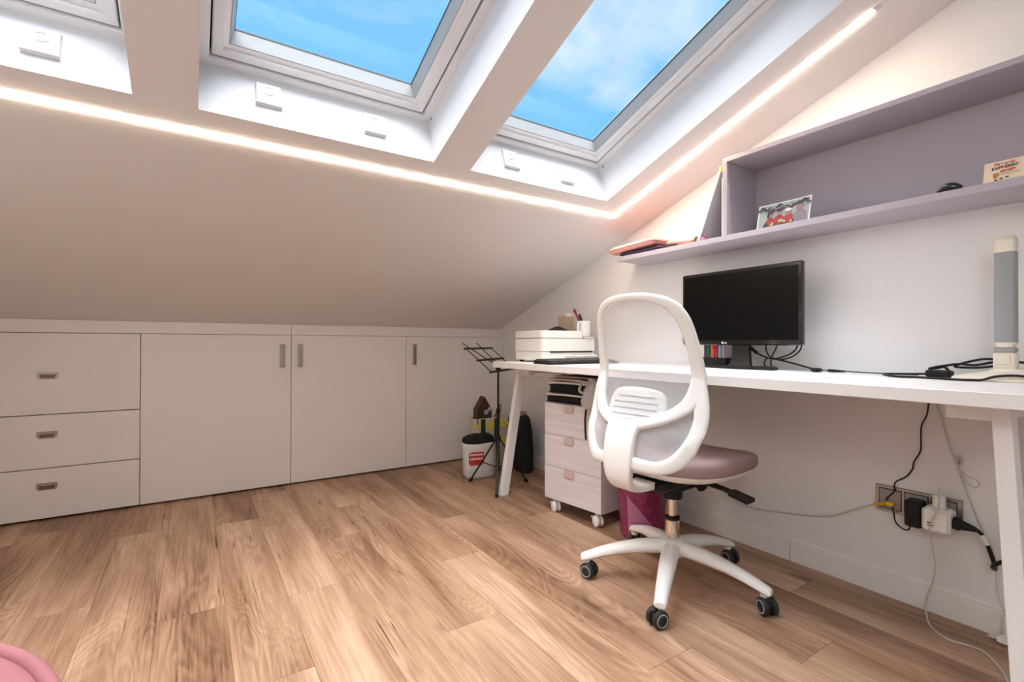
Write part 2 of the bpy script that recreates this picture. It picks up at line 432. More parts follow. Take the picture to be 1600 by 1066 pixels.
def frame_ring(mb, x0, x1, s0, s1, prof):
    rs = []
    for mg, h in prof:
        rs.append([roof(x0 + mg, s0 + mg, h), roof(x1 - mg, s0 + mg, h), roof(x1 - mg, s1 - mg, h), roof(x0 + mg, s1 - mg, h)])
    return mb.rings(rs, False, True)
for i, (a, b) in enumerate(WX):
    w = empty('window_%d' % (i + 1), roof((a + b) / 2, S0, .2), kind='structure', label=['roof window at the far left edge', 'middle roof window showing blue sky', 'roof window nearest the desk wall'][i])
    frame_ring(MB(), a, b, S0, S1, [(0, .176), (.024, .176), (.026, .180), (.026, .268), (0, .268)]).build('frame', M_FRAME, w)
    frame_ring(MB(), a, b, S0, S1, [(.026, .212), (.033, .212), (.033, .262), (.026, .262)]).build('gasket', M_DARKGAP, w)
    sash = frame_ring(MB(), a, b, S0, S1, [(.031, .188), (.034, .184), (.058, .184), (.060, .188), (.060, .192), (.073, .195), (.075, .199), (.076, .260), (.031, .260)]).build('sash', M_FRAME, w)
    frame_ring(MB(), a, b, S0, S1, [(.0745, .1975), (.0765, .1975), (.0885, .241), (.0885, .246), (.0745, .246)]).build('glazing_bead', M_BEAD, sash)
    frame_ring(MB(), a, b, S0, S1, [(.0865, .2405), (.0895, .2405), (.0895, .246), (.0865, .246)]).build('glazing_seal', M_DARKGAP, sash)
    q = MB(); q.hexa([roof(a + .08, S0 + .08, .247), roof(b - .08, S0 + .08, .247), roof(b - .08, S1 - .08, .247), roof(a + .08, S1 - .08, .247),
                      roof(a + .08, S0 + .08, .253), roof(b - .08, S0 + .08, .253), roof(b - .08, S1 - .08, .253), roof(a + .08, S1 - .08, .253)])
    q.build('pane', M_GLASS, w)
    q = MB()
    q.lathe([(.0055, -.003), (.0055, .0015), (.003, .002)], roof(b - .001, S0 + .035, .165), 10, (-1, 0, 0)); q.build('screw', M_GREYPL, w)

# baseboard along the desk wall, in two boards
bb = empty('baseboard_right', (0, -2.1, 0), kind='structure', label='white baseboard with a grooved top along the desk wall')
for y0, y1 in ((YB, -2.166), (-2.1635, 0)):
    prof = [(0, 0), (-.014, 0), (-.014, .070), (-.0125, .0715), (-.0105, .0715), (-.0105, .0745), (-.012, .076), (-.012, .083), (-.009, .087), (0, .087)]
    q = MB(); q.prism([(x, y0, z) for x, z in prof], (0, y1 - y0, 0)); q.build('board', M_TRIM, bb)

# ------------------------------------------------------------------ led strip in the ceiling
led = empty('led_strip', roof(-.5, 1.5235, 0), label='glowing warm LED strip bent along the sloping ceiling', cat='light strip')
SL, XV, SE, hw = 1.5235, -.2400, 2.703, .0068
def led_poly(w, h0, h1, mb, trim=0):
    a = [(XL + .005, SL - w), (XV + w, SL - w), (XV + w, SE - trim), (XV - w, SE - trim), (XV - w, SL + w), (XL + .005, SL + w)]
    mb.rings([[roof(x, s, h0) for x, s in a], [roof(x, s, h1) for x, s in a]], False)
    for h in (h0, h1):
        mb.quad(roof(a[0][0], a[0][1], h), roof(a[1][0], a[1][1], h), roof(a[4][0], a[4][1], h), roof(a[5][0], a[5][1], h))
        mb.quad(roof(a[1][0], a[1][1], h), roof(a[2][0], a[2][1], h), roof(a[3][0], a[3][1], h), roof(a[4][0], a[4][1], h))
    return mb
led_poly(.0085, .0012, -.0014, MB()).build('channel', M_TRIM, led)
led_poly(hw, -.0006, -.0030, MB(), .012).build('diffuser', M_LED, led)
q = MB(); q.hexa([roof(XV - .0085, SE - .012, -.003), roof(XV + .0085, SE - .012, -.003), roof(XV + .0085, SE + .004, -.003), roof(XV - .0085, SE + .004, -.003),
                  roof(XV - .0085, SE - .012, .001), roof(XV + .0085, SE - .012, .001), roof(XV + .0085, SE + .004, .001), roof(XV - .0085, SE + .004, .001)])
q.build('end_cap', M_LGREY, led)

# unseen globe pendant, added behind the viewer to brighten the cabinets
lc = Vector((-2.45, -3.85, 1.62)); top_z = ZS + 3.85 * math.tan(TH)
cl = empty('fill_pendant', lc, label='added white globe pendant behind the viewer as fill light', cat='lamp')
MB().lathe([(.001, -.16)] + [(.16 * math.cos(R(a_)), .16 * math.sin(R(a_))) for a_ in range(-80, 81, 10)] + [(.001, .16)], lc, 32).build('globe', M_FILL, cl, smooth=40)
q = MB(); q.tube([lc + Vector((0, 0, .16)), (lc.x, lc.y, top_z)], .004, 8, smooth_path=False); q.build('cord', M_TRIM, cl)
MB().lathe([(.05, 0), (.05, .02), (.03, .03)], (lc.x, lc.y, top_z - .028), 20).build('canopy', M_TRIM, cl)

# ------------------------------------------------------------------ built-in cabinets
ZD = .8976
G = .0016
def cab_body(x0, x1, root):
    q = MB()
    q.box(x0 + .001, x0 + .018, .02, .17, .012, .885); q.box(x1 - .018, x1 - .001, .02, .17, .012, .885)
    q.box(x0 + .018, x1 - .018, .02, .17, .012, .03); q.box(x0 + .018, x1 - .018, .02, .17, .867, .885); q.box(x0 + .018, x1 - .018, .16, .17, .03, .867)
    q.build('body', M_CAB, root)
    q = MB(); q.box(x0 + .001, x1 - .001, .03, .05, 0, .0125); q.build('plinth', M_DARKGAP, root)
def pull(xc, door):
    h = MB()
    h.box(xc - .0115, xc + .0115, -.0185, -.0145, .712, .836)
    h.box(xc - .0115, xc + .0115, -.0185, 0, .836, .8425); h.box(xc - .0115, xc + .0115, -.0185, 0, .7055, .712)
    h.build('handle', M_STEEL, door, bevel=.0015)
def door_cab(x0, x1, hx, label):
    c = empty('wall_cabinet', ((x0 + x1) / 2, .01, 0), label=label, cat='cabinet')
    cab_body(x0, x1, c)
    d = bx('door', x0 + G, x1 - G, 0, .019, .010, ZD - .002, M_CAB, c, .0012)
    pull(hx, d)
door_cab(-2.2015, -1.4818, -1.5315, 'white built-in cabinet next to the drawer unit, handle at its right')
door_cab(-1.4818, -.7595, -1.4325, 'middle white built-in cabinet with handle at its left edge')
door_cab(-.7595, -.03, -.7035, 'white built-in cabinet behind the music stand and bags')
c = empty('drawer_cabinet', (-2.555, .01, 0), label='white built-in unit of three drawers with recessed steel cup pulls', cat='drawers')
cab_body(-2.909, -2.2015, c)
for z0, z1, hz in ((.010, .2475, .162), (.2495, .5035, .407), (.5055, ZD - .002, .690)):
    d = bx('drawer', -2.909 + G, -2.2015 - G, 0, .019, z0 + .001, z1 - .001, M_CAB, c, .0012)
    hx = -2.5545
    pl = MB(); W, H = .038, .0175
    poly = [(hx - W, hz + H), (hx + W, hz + H), (hx + W, hz - H * .35), (hx + W - .008, hz - H), (hx - W + .008, hz - H), (hx - W, hz - H * .35)]
    pl.prism([(x, -.0015, z) for x, z in poly], (0, .002, 0))
    for sx in (-1, 1): pl.lathe([(.004, 0), (.0035, .0015)], (hx + sx * (W - .006), -.0015, hz + H - .006), 10, (0, -1, 0))
    h = pl.build('handle', M_STEEL, d)
    cp = MB(); n = 9; rs = []
    for k in range(n + 1):
        a = math.pi * k / n; w_ = .028
        rs.append([(hx - w_ * math.cos(a) , -.0015 - .012 * math.sin(a) ** .6 if 0 < k < n else -.0015, hz + .007), (hx - w_ * .9 * math.cos(a), -.0015 - .003 * math.sin(a), hz - .0115)])
    vs = [p for r in rs for p in r]; fs = [(2 * k, 2 * k + 1, 2 * k + 3, 2 * k + 2) for k in range(n)] + [tuple(2 * k for k in range(n + 1))]
    cp.add(vs, fs); cp.build('cup', M_STEEL, h, smooth=50)
q = MB(); q.bbox(XL, -1.4826, 0, .019, ZD, ZS - .002, .0012); tag(q.build('trim_1', M_CAB), kind='structure', label='white filler strip above the left cabinets')
q = MB(); q.bbox(-1.481, -.001, 0, .019, ZD, ZS - .002, .0012); tag(q.build('trim_2', M_CAB), kind='structure', label='white filler strip above the right cabinets')
q = MB(); q.bbox(-.0285, -.001, 0, .019, .002, ZD - .001, .0012); tag(q.build('trim_3', M_CAB), kind='structure', label='narrow white filler between last cabinet and desk wall')

# ------------------------------------------------------------------ small control plates on the skylight reveals
def well_plate(x, h0, label):
    def W(px, ph, out): return roof(px, S0 + out, ph)
    base = W(x, h0, 0)
    p = empty('window_control', base, label=label, cat='control', group='control plates below the skylights')
    w, H, t = .037, .078, .011
    q = MB(); q.hexa([W(x - w, h0, .0), W(x + w, h0, .0), W(x + w, h0 + H, .0), W(x - w, h0 + H, .0), W(x - w + .003, h0 + .004, t), W(x + w - .003, h0 + .004, t), W(x + w - .003, h0 + H - .003, t), W(x - w + .003, h0 + H - .003, t)])
    q.build('plate', M_PLATE, p, bevel=.0015)
    ax = (roof(0, 1, 0) - roof(0, 0, 0))
    MB().lathe([(.0155, 0), (.0155, .0022), (.013, .0032), (.0125, .0012), (.006, .0012), (.005, .003), (.0005, .0035)], W(x, h0 + .047, t - .0005), 24, ax).build('button', M_PLATE, p, smooth=35)
    q = MB(); q.hexa([W(x - w, h0 - .006, 0), W(x + w, h0 - .006, 0), W(x + w, h0 + .003, 0), W(x - w, h0 + .003, 0), W(x - w, h0 - .004, t + .003), W(x + w, h0 - .004, t + .003), W(x + w, h0 + .003, t + .003), W(x - w, h0 + .003, t + .003)])
    q.build('lip', M_LGREY, p, bevel=.001)
well_plate(-2.297, .058, 'small white square control plate under the far left skylight')
well_plate(-1.784, .072, 'white square control plate at the left under the middle skylight')
well_plate(-1.456, .062, 'white square control plate at the right under the middle skylight')
well_plate(-.891, .060, 'white square control plate at the left under the skylight nearest the desk')
well_plate(-.602, .052, 'white square control plate at the right under the skylight nearest the desk')

# ------------------------------------------------------------------ wall shelf
YE = -3.25
XF = -.2157
sh = empty('wall_shelf', (-.1, -2.3, 1.259), label='long lilac grey wall shelf with an open box above the desk', cat='shelf')
bx('shelf_board', XF, -.001, YE, -1.430, 1.2590, 1.2808, M_LILAC, sh, .0008)
bx('side_panel', XF, -.001, -2.0245, -2.0060, 1.2812, 1.5719, M_LILAC, sh, .0008)
bx('top_board', XF, -.001, YE, -2.0060, 1.5721, 1.5890, M_LILAC, sh, .0008)
bx('back_panel', -.009, -.001, YE, -2.0250, 1.2812, 1.5719, M_LILAC, sh, 0)
bx('end_panel', XF, -.001, YE, YE + .018, 1.2812, 1.5719, M_LILAC, sh, .0008)

# ------------------------------------------------------------------ desk
DZ, DB, DX = .751, .7187, -.595
YD0, YD1 = -2.935, -.866
dk = empty('desk', (-.3, -1.9, 0), label='long white desk with splayed square legs along the gable wall', cat='desk')
bx('desktop', DX, -.004, YD0, YD1, DB, DZ, M_DESK, dk, .0015)
def desk_leg(tx, ty, fx, fy, fl):
    w, d = .0165, .0235
    q = MB(); q.hexa([(fx - d, fy - w, 0.002), (fx + d, fy - w, 0.002), (fx + d, fy + w, 0.002), (fx - d, fy + w, 0.002),
                      (tx - d, ty - w, DB), (tx + d, ty - w, DB), (tx + d, ty + w, DB), (tx - d, ty + w, DB)])
    l = q.build('leg', M_DESK, dk, bevel=.002)
    bx('foot_pad', fx - .02, fx + .02, fy - .014, fy + .014, 0, .003, M_BLACK, l, 0)
    y0, y1 = sorted((ty + fl * .014, ty + fl * .095))
    q = MB(); q.hexa([(tx - .02, y0, DB - .042), (tx + .02, y0, DB - .042), (tx + .02, y1, DB - .042), (tx - .02, y1, DB - .042), (tx - .02, y0, DB), (tx + .02, y0, DB), (tx + .02, y1, DB), (tx - .02, y1, DB)])
    q.build('bracket', M_DESK, dk, bevel=.0015)
desk_leg(-.450, -.938, -.520, -.862, -1)
desk_leg(-.160, -.938, -.090, -.862, -1)
desk_leg(-.450, -2.853, -.520, -2.905, 1)
desk_leg(-.160, -2.853, -.090, -2.905, 1)
for ty in (-.938, -2.853): bx('rail', -.43, -.18, ty - .016, ty + .016, DB - .035, DB - .0005, M_DESK, dk, .001)

# ------------------------------------------------------------------ swivel chair
PHI = R(4)
ch = empty('office_chair', (-.535, -2.018, 0), PHI, label='white mesh-back swivel chair with dusty pink seat at the desk', cat='chair')
def lin(x, X, Y):
    if x <= X[0]: return Y[0]
    for i in range(len(X) - 1):
        if x <= X[i + 1]: return Y[i] + (Y[i + 1] - Y[i]) * (x - X[i]) / (X[i + 1] - X[i])
    return Y[-1]
def bxs(y, z):
    return lin(z, [.45, .55, .62, .7, .75, .85, .95, 1.03], [-.292, -.285, -.25, -.215, -.2, -.215, -.235, -.25]) + lin(z, [.58, .7], [2, 1.5]) * y * y
def mir(P): return [(-y, z) for y, z in P]
def S3(P, off=0): return [Vector((bxs(y, z) + off, y, z)) for y, z in P]
def dense(P, n): return [(p.x, p.y) for p in resample([Vector((a, b, 0)) for a, b in [(q.x, q.y) for q in spline([Vector((a, b, 0)) for a, b in P], 8)]], n)]
inner_r = [(0, .991), (.06, .988), (.1, .974), (.127, .957), (.147, .925), (.158, .89), (.165, .848), (.170, .81), (.174, .755), (.172, .715), (.165, .685), (.148, .658), (.11, .63), (.066, .611), (.02, .603), (0, .602)]
outer_r = [(0, 1.016), (.06, 1.0135), (.117, 1.001), (.155, .98), (.177, .95), (.19, .915), (.201, .854), (.209, .79), (.2145, .735), (.215, .70), (.205, .662), (.180, .632), (.139, .606), (.092, .588), (.045, .575), (0, .570)]
def full(P): return P + [(-y, z) for y, z in reversed(P[1:-1])]
def match(Pi, Po, n):
    # equal-parameter densification of two outlines with the same number of knots
    a = spline([Vector((y, z, 0)) for y, z in Pi], n, True); b = spline([Vector((y, z, 0)) for y, z in Po], n, True)
    return [(p.x, p.y) for p in a], [(p.x, p.y) for p in b]
I2, O2 = match(full(inner_r), full(outer_r), 8)
q = MB(); q.strip(S3(I2), S3(O2), .026, closed=True, n=14)
# lower wings
wo_r = [(.2125, .735), (.222, .70), (.230, .656), (.232, .613), (.228, .566), (.214, .517), (.193, .482), (.165, .459), (.13, .449), (.09, .450), (.045, .455)]
wi_r = [(.185, .735), (.188, .70), (.192, .655), (.196, .620), (.193, .587), (.185, .552), (.167, .520), (.144, .498), (.117, .487), (.088, .489), (.045, .495)]
for sg in (1, -1):
    a = dense([(y * sg, z) for y, z in wo_r], 90); b = dense([(y * sg, z) for y, z in wi_r], 90)
    q.strip(S3(a), S3(b), .026, n=14)
# spine, bending forward under the seat
sp = [(-.262, .590, .062), (-.280, .560, .058), (-.290, .52, .057), (-.295, .47, .056), (-.293, .43, .051), (-.283, .405, .046), (-.262, .388, .043), (-.225, .379, .042), (-.17, .376, .042), (-.09, .376, .040)]
sp = [(p.x, p.y, p.z) for p in spline([Vector(p) for p in sp], 5)]
q.strip([(x, -w, z) for x, z, w in sp], [(x, w, z) for x, z, w in sp], .026, n=20, e=.3)
q.build('back_frame', M_CHAIRW, ch, smooth=60, local=True)
# woven mesh
q = MB(); N_ = len(I2); K = 10; vs = []; fs = []
for k in range(K + 1):
    t = k / K
    for (y, z) in I2: vs.append(Vector((bxs(y * t, .79 + (z - .79) * t) + .004, y * t, .79 + (z - .79) * t)))
for k in range(K):
    for j in range(N_): fs.append((k * N_ + j, k * N_ + (j + 1) % N_, (k + 1) * N_ + (j + 1) % N_, (k + 1) * N_ + j))
q.add(vs, fs); q.build('mesh_panel', M_MESH, ch, smooth=80, local=True)
for sg in (1, -1):
    a = dense([(y * sg, z) for y, z in [(.048, .50), (.048, .55), (.048, .578), (.092, .592), (.139, .610), (.185, .64)]], 30); b = dense([(y * sg, z) for y, z in [(.05, .488), (.088, .485), (.117, .483), (.147, .494), (.17, .516), (.189, .55), (.197, .587), (.198, .62), (.19, .65)]], 30)
    q = MB(); vs = []
    for k in range(30):
        for t in (0, .25, .5, .75, 1):
            y, z = a[k][0] * (1 - t) + b[k][0] * t, a[k][1] * (1 - t) + b[k][1] * t; vs.append(Vector((bxs(y, z) + .008, y, z)))
    q.add(vs, [(5 * k + j, 5 * k + j + 1, 5 * k + j + 6, 5 * k + j + 5) for k in range(29) for j in range(4)]); q.build('side_mesh', M_MESH, ch, smooth=80, local=True)
# lumbar pad
def pad_x(y, z): return bxs(y, z) + .024
ring = [(-.105, .60), (-.112, .65), (-.095, .688), (-.05, .70), (0, .703), (.05, .70), (.095, .688), (.112, .65), (.105, .60)]
ring = dense(ring, 31)
q = MB(); up_ = [Vector((pad_x(y, z), y, z)) for y, z in ring]; vs = []; fs = []
rows = 8
for k in range(rows + 1):
    t = k / rows
    for (y, z) in ring:
        zz = .598 + (z - .598) * t; vs.append(Vector((pad_x(y, zz), y, zz)))
n_ = len(ring)
for k in range(rows):
    for j in range(n_ - 1): fs.append((k * n_ + j, k * n_ + j + 1, (k + 1) * n_ + j + 1, (k + 1) * n_ + j))
q.add(vs, fs); pad = q.build('lumbar_pad', M_CHAIRW, ch, smooth=60, local=True)
so = pad.modifiers.new('solid', 'SOLIDIFY'); so.thickness = .008; so.offset = 1
for z in (.618, .637, .656, .675):
    w = .088 if z < .67 else .075
    pts = [Vector((pad_x(y, z) - .0095, y, z - .9 * y * y * .4)) for y in [w * (i / 10 - 1) for i in range(21)]]
    q = MB(); q.tube(pts, .0026, 6, smooth_path=False); q.build('slot', M_INK, pad, local=True)
# seat
def squircle(rx_f, rx_b, ry, n, e=2.9):
    out = []
    for i in range(n):
        a = 2 * math.pi * i / n; c, s = math.cos(a), math.sin(a)
        k = (abs(c) ** e + abs(s) ** e) ** (-1 / e); x, y = c * k, s * k
        out.append((x * (rx_f if x > 0 else rx_b), y * ry * (1 - .06 * (x < 0) * abs(x))))
    return out
base = squircle(.285, .205, .235, 64)
def seat_z(x, y, top):  # waterfall front, dished middle
    z = -.030 * max(0, (x - .10) / .185) ** 2
    return z + (.010 * (y / .235) ** 2 if top else 0)
q = MB(); rs = []
for sc, z, top in ((.90, .418, 0), (.965, .424, 0), (.995, .436, 0), (1.0, .447, 1), (.985, .458, 1), (.94, .466, 1), (.85, .470, 1), (.6, .466, 1), (.3, .462, 1), (.02, .461, 1)):
    rs.append([(x * sc + .015, y * sc, z + seat_z(x * sc, y * sc, top)) for x, y in base])
q.rings(rs, True); q.build('seat', M_SEAT, ch, smooth=60, local=True)
q = MB(); rs = []
for sc, z in ((.55, .392), (.80, .398), (.95, .412), (.985, .424), (.96, .427), (.5, .425)):
    rs.append([(x * sc + .015, y * sc, z + seat_z(x * sc, y * sc, 0)) for x, y in base])
q.rings(rs, True); q.build('seat_shell', M_CHAIRW, ch, smooth=60, local=True)
q = MB(); q.bbox(-.16, .10, -.07, .07, .352, .394, .012); q.bbox(-.05, .13, -.052, .052, .330, .360, .01); q.lathe([(.034, .30), (.036, .335), (.036, .355)], (0, 0, 0), 20)
mech = q.build('tilt_mechanism', M_BLACK, ch, smooth=35, local=True)
q = MB(); q.tube([(.035, -.06, .372), (.035, -.16, .366), (.04, -.20, .358)], .009, 8); q.hexa([(.015, -.262, .338), (.068, -.262, .338), (.066, -.195, .350), (.022, -.195, .350), (.015, -.262, .350), (.068, -.262, .350), (.066, -.195, .364), (.022, -.195, .364)])
q.build('lever', M_BLACK, mech, smooth=35, local=True)
q = MB(); q.bbox(.055, .095, -.085, -.05, .325, .385, .012); q.build('knob', M_BLACK, mech, local=True)
MB().lathe([(.0145, .20), (.0145, .31)], (0, 0, 0), 24).build('gas_lift', M_CHROME, ch, smooth=40, local=True)
MB().lathe([(.022, .13), (.0245, .15), (.0245, .215), (.023, .225)], (0, 0, 0), 24).build('column', M_CHROME, ch, smooth=40, local=True)
MB().lathe([(.024, .222), (.027, .224), (.027, .232), (.018, .236), (.0145, .236)], (0, 0, 0), 24).build('collar', M_BLACK, ch, smooth=40, local=True)
# star base
sb = MB(); sb.lathe([(.001, .098), (.045, .100), (.05, .11), (.044, .150), (.030, .156), (.001, .156)], (0, 0, 0), 30)
ST_A = [140, 212, 284, 356, 68]
for a in ST_A:
    a = R(a) - PHI; d = Vector((math.cos(a), math.sin(a), 0)); n = Vector((-d.y, d.x, 0)); rs = []
    for r, zt, zb, w in ((.02, .152, .105, .030), (.06, .150, .106, .030), (.12, .143, .103, .029), (.19, .128, .094, .026), (.25, .110, .080, .023), (.295, .093, .066, .0205), (.318, .084, .060, .019), (.325, .078, .062, .016)):
        h = (zt - zb)
        rs.append([d * r + n * (w * c) + Vector((0, 0, zb + h * t)) for c, t in ((-.72, 0), (-1, .22), (-.95, .6), (-.6, .93), (0, 1), (.6, .93), (.95, .6), (1, .22), (.72, 0))])
    sb.rings(rs, True)
    sb.lathe([(.013, .050), (.0145, .056), (.0145, .075)], d * .305, 14)
sbo = sb.build('star_base', M_CHAIRW, ch, smooth=50, local=True)
# casters
def caster(parent, pos, ang, first=None):
    e = empty('caster', pos); e.parent = parent; e.rotation_euler = (0, 0, ang)
    if first:
        for c in [x for x in bpy.data.objects if x.parent == first]: clone(c, e)
        return e
    for s in (-1, 1):
        q = MB(); y0 = s * .006; q.lathe([(.019, 0), (.026, .002), (.0275, .006), (.0275, .013), (.025, .0165), (.020, .0175)], (-.012, y0, .0275), 24, (0, s, 0)); q.build('wheel', M_RUBBER, e, smooth=35, local=True)
        q = MB(); q.lathe([(.0205, .017), (.0205, .0195), (.0165, .0195), (.0165, .017)], (-.012, y0, .0275), 24, (0, s, 0)); q.build('rim', M_GREYRUB, e, smooth=35, local=True)
        q = MB(); q.lathe([(.0165, .0165), (.012, .0185), (.001, .019)], (-.012, y0, .0275), 20, (0, s, 0)); q.build('hub_cap', M_RUBBER, e, smooth=35, local=True)
    q = MB(); q.lathe([(.005, .028), (.005, .062)], (0, 0, 0), 10); q.bbox(-.03, .006, -.0055, .0055, .026, .056, .003); q.build('fork', M_RUBBER, e, local=True)
    return e
first = None
for a, ca in zip(ST_A, (100, -15, 60, 75, 200)):
    aa = R(a) - PHI
    e = caster(ch, (math.cos(aa) * .305, math.sin(aa) * .305, 0), R(ca), first)
    first = first or e

# ------------------------------------------------------------------ pink stool in the near corner
pc = Vector((-2.398, -2.566, 0)); PR = .32
st = empty('stool', pc, label='pink velvet upholstered stool with a piped rim in the near corner', cat='stool')
q = MB(); q.lathe([(PR - .03, .36), (PR - .006, .365), (PR, .39), (PR, .47), (PR - .008, .490), (PR - .024, .496), (PR - .08, .499), (.1, .503), (.001, .503)], pc, 72)
cu = q.build('cushion', M_PINKV, st, smooth=50)
q = MB(); q.tube([pc + Vector((math.cos(2 * math.pi * i / 72) * (PR - .006), math.sin(2 * math.pi * i / 72) * (PR - .006), .490)) for i in range(72)], .0085, 10, closed=True, smooth_path=False); q.build('piping', M_PINKV, cu, smooth=60)
for k in range(8):
    a = R(17 + 45 * k); d = Vector((math.cos(a), math.sin(a), 0))
    q = MB(); q.tube([pc + d * .03 + Vector((0, 0, .503)), pc + d * .15 + Vector((0, 0, .502)), pc + d * (PR - .03) + Vector((0, 0, .4965))], .0018, 5); q.build('seam', M_PINKV, cu)
for k in range(4):
    a = R(45 + 90 * k); d = Vector((math.cos(a), math.sin(a), 0))
    q = MB(); q.tube([pc + d * .22 + Vector((0, 0, .362)), pc + d * .26], lambda t: .016 - .006 * t, 12, smooth_path=False); q.build('leg', M_BLACK, st, smooth=40)

# ------------------------------------------------------------------ drawer pedestal on casters
pa = math.atan2(.047, .363)
pd = empty('drawer_pedestal', (-.463, -1.167, 0), pa, label='small pale wood drawer pedestal on casters under the desk', cat='drawers')
PWD, PDP = .366, .385     # local: x depth, y from 0 to -PWD
q = MB()
q.bbox(.018, PDP, -.014, 0, .065, .55, .001); q.bbox(.018, PDP, -PWD, -PWD + .014, .065, .55, .001)
q.bbox(.018, PDP, -PWD + .014, -.014, .065, .079, .001); q.bbox(.018, PDP, -PWD + .014, -.014, .536, .55, .001); q.bbox(PDP - .01, PDP, -PWD + .014, -.014, .079, .536, .001)
q.build('body', M_ASH, pd, local=True)
for i, (z0, z1) in enumerate(((.067, .2305), (.2325, .392), (.394, .549))):
    q = MB(); q.bbox(0, .017, -PWD + .0005, -.0005, z0, z1, .001); d = q.build('drawer', M_ASH, pd, local=True)
    q = MB(); yc = -PWD / 2 + .013; zt = z1 + .0005
    q.rings([[(x0, yc - .029, z), (x0, yc + .029, z), (x1, yc + .029, z), (x1, yc - .029, z)] for x0, x1, z in ((-.0035, -.0012, zt), (-.006, -.003, zt - .012), (-.009, -.006, zt - .030), (-.007, -.004, zt - .036))], True)
    q.build('tab', M_TABP if i == 0 else M_TAB, d, smooth=50, local=True)
for (x, y, brake) in ((.035, -.055, 1), (.035, -PWD + .04, 1), (PDP - .04, -.05, 0), (PDP - .04, -PWD + .04, 0)):
    q = MB()
    for s in (-1, 1): q.lathe([(.012, 0), (.024, .001), (.0255, .005), (.0255, .012), (.021, .0165), (.008, .018), (.001, .018)], (x - .012 + s * .004, y - .004, .0255), 24, (s * .9, -s * .35, 0))
    c = q.build('caster', M_WPLAST, pd, smooth=40, local=True)
    q = MB(); q.lathe([(.011, .055), (.011, .0655)], (x, y, 0), 12); q.bbox(x - .02, x + .008, y - .012, y + .012, .040, .058, .004); q.build('fork', M_LGREY, c, local=True)
    if brake: q = MB(); q.bbox(x - .012, x + .006, y + .018, y + .042, .030, .040, .003); q.build('brake_tab', M_WPLAST, c, local=True)

# pile of folders on the pedestal
def slab(name, cx, cy, z, lx, ly, t, rz, m, label, cat, bend=.0, page=None, tilt=0):
    e = empty(name, (cx, cy, z), rz, label=label, cat=cat, group='folders and papers piled on the pedestal')
    def sheet(z0, z1, gx, gy):
        b = MB(); n = 8; vs = []; fs = []
        for zz in (z0, z1):
            for j in range(n + 1):
                y = (j / n - .5) * (ly - gy); dz = bend * math.sin(math.pi * j / n) + tilt * (j / n - .5) * ly
                vs += [(-lx / 2 + gx, y, zz + dz), (lx / 2 - gx, y, zz + dz)]
        o = 2 * (n + 1)
        for j in range(n):
            a = 2 * j; fs += [(a, a + 1, a + 3, a + 2), (o + a, o + a + 2, o + a + 3, o + a + 1), (a, a + 2, o + a + 2, o + a), (a + 1, o + a + 1, o + a + 3, a + 3)]
        fs += [(0, o, o + 1, 1), (2 * n, 2 * n + 1, o + 2 * n + 1, o + 2 * n)]
        b.add(vs, fs); return b
    if page:
        sheet(0, t * .14, 0, 0).build('cover', m, e, local=True); sheet(t * .16, t * .84, .006, .006).build('pages', page, e, local=True); sheet(t * .86, t, 0, 0).build('cover', m, e, local=True)
    else: sheet(0, t, 0, 0).build('sheet', m, e, local=True)
slab('folder', -.275, -1.30, .5525, .30, .33, .030, .12, M_BLACKBAG, 'lowest black folder lying on the pedestal', 'folder', .004, M_DARKFAB)
slab('magazine', -.285, -1.30, .5870, .29, .32, .008, .16, M_PAPER, 'thin white magazine between the two black folders', 'magazine', .004)
slab('folder', -.275, -1.31, .6000, .30, .31, .042, .10, M_DARKFAB, 'thick upper black folder under the loose papers', 'folder', .003, M_BLACKBAG)
slab('paper_stack', -.285, -1.31, .6475, .29, .29, .009, .18, M_PAPER, 'white paper sheets lying on the thick black folder', 'papers', .003)
slab('notebook', -.29, -1.30, .6605, .27, .28, .012, .05, M_KRAFT, 'beige notebook near the top of the pile', 'notebook', .003, M_PAPER)
slab('notebook', -.28, -1.31, .6765, .26, .25, .010, .2, mat('maroon_cover', (.06, .012, .025), .5), 'maroon notebook topmost on the pile under the desk', 'notebook', .002, M_PAPER)
# white plastic bag with loop, hanging at pedestal corner
bg_ = empty('plastic_bag', (-.44, -1.515, .43), label='crumpled white plastic bag hung over the pedestal edge', cat='bag')
q = MB(); rs = []
rr = random.Random(3)
for k in range(9):
    t = k / 8; z = .555 + .125 * t; w = (.016 + .030 * math.sin(math.pi * min(1, t * .8 + .15)))
    cxx, cyy = -.455 + .004 * math.sin(k * 2), -1.478 - .045 * t
    rs.append([(cxx + (w * .55) * math.cos(a) * rr.uniform(.75, 1.2), cyy + w * math.sin(a) * rr.uniform(.75, 1.2), z + rr.uniform(-.004, .004)) for a in [2 * math.pi * j / 14 for j in range(14)]])
q.rings(rs, True); q.build('pouch', M_CLEARBAG, bg_, smooth=40)
for cyy, czz, rw in ((-1.46, .645, .026), (-1.51, .665, .022)):
    q = MB(); q.tube([(-.46 + .006 * math.sin(3 * a), cyy + rw * math.cos(a), czz + rw * 1.05 * math.sin(a)) for a in [2 * math.pi * j / 10 for j in range(10)]], .0065, 8, closed=True); q.build('handle', M_CLEARBAG, bg_, smooth=60)
q = MB(); pts = [(-.452, -1.468, .545), (-.452, -1.462, .50), (-.451, -1.462, .45), (-.451, -1.466, .405)]
q.strip([(x, y - .007, z) for x, y, z in pts], [(x, y + .007, z) for x, y, z in pts], .003, n=8); tag(q.build('strap', M_BLACKBAG), 'black strap hanging down the front of the pedestal', 'strap')

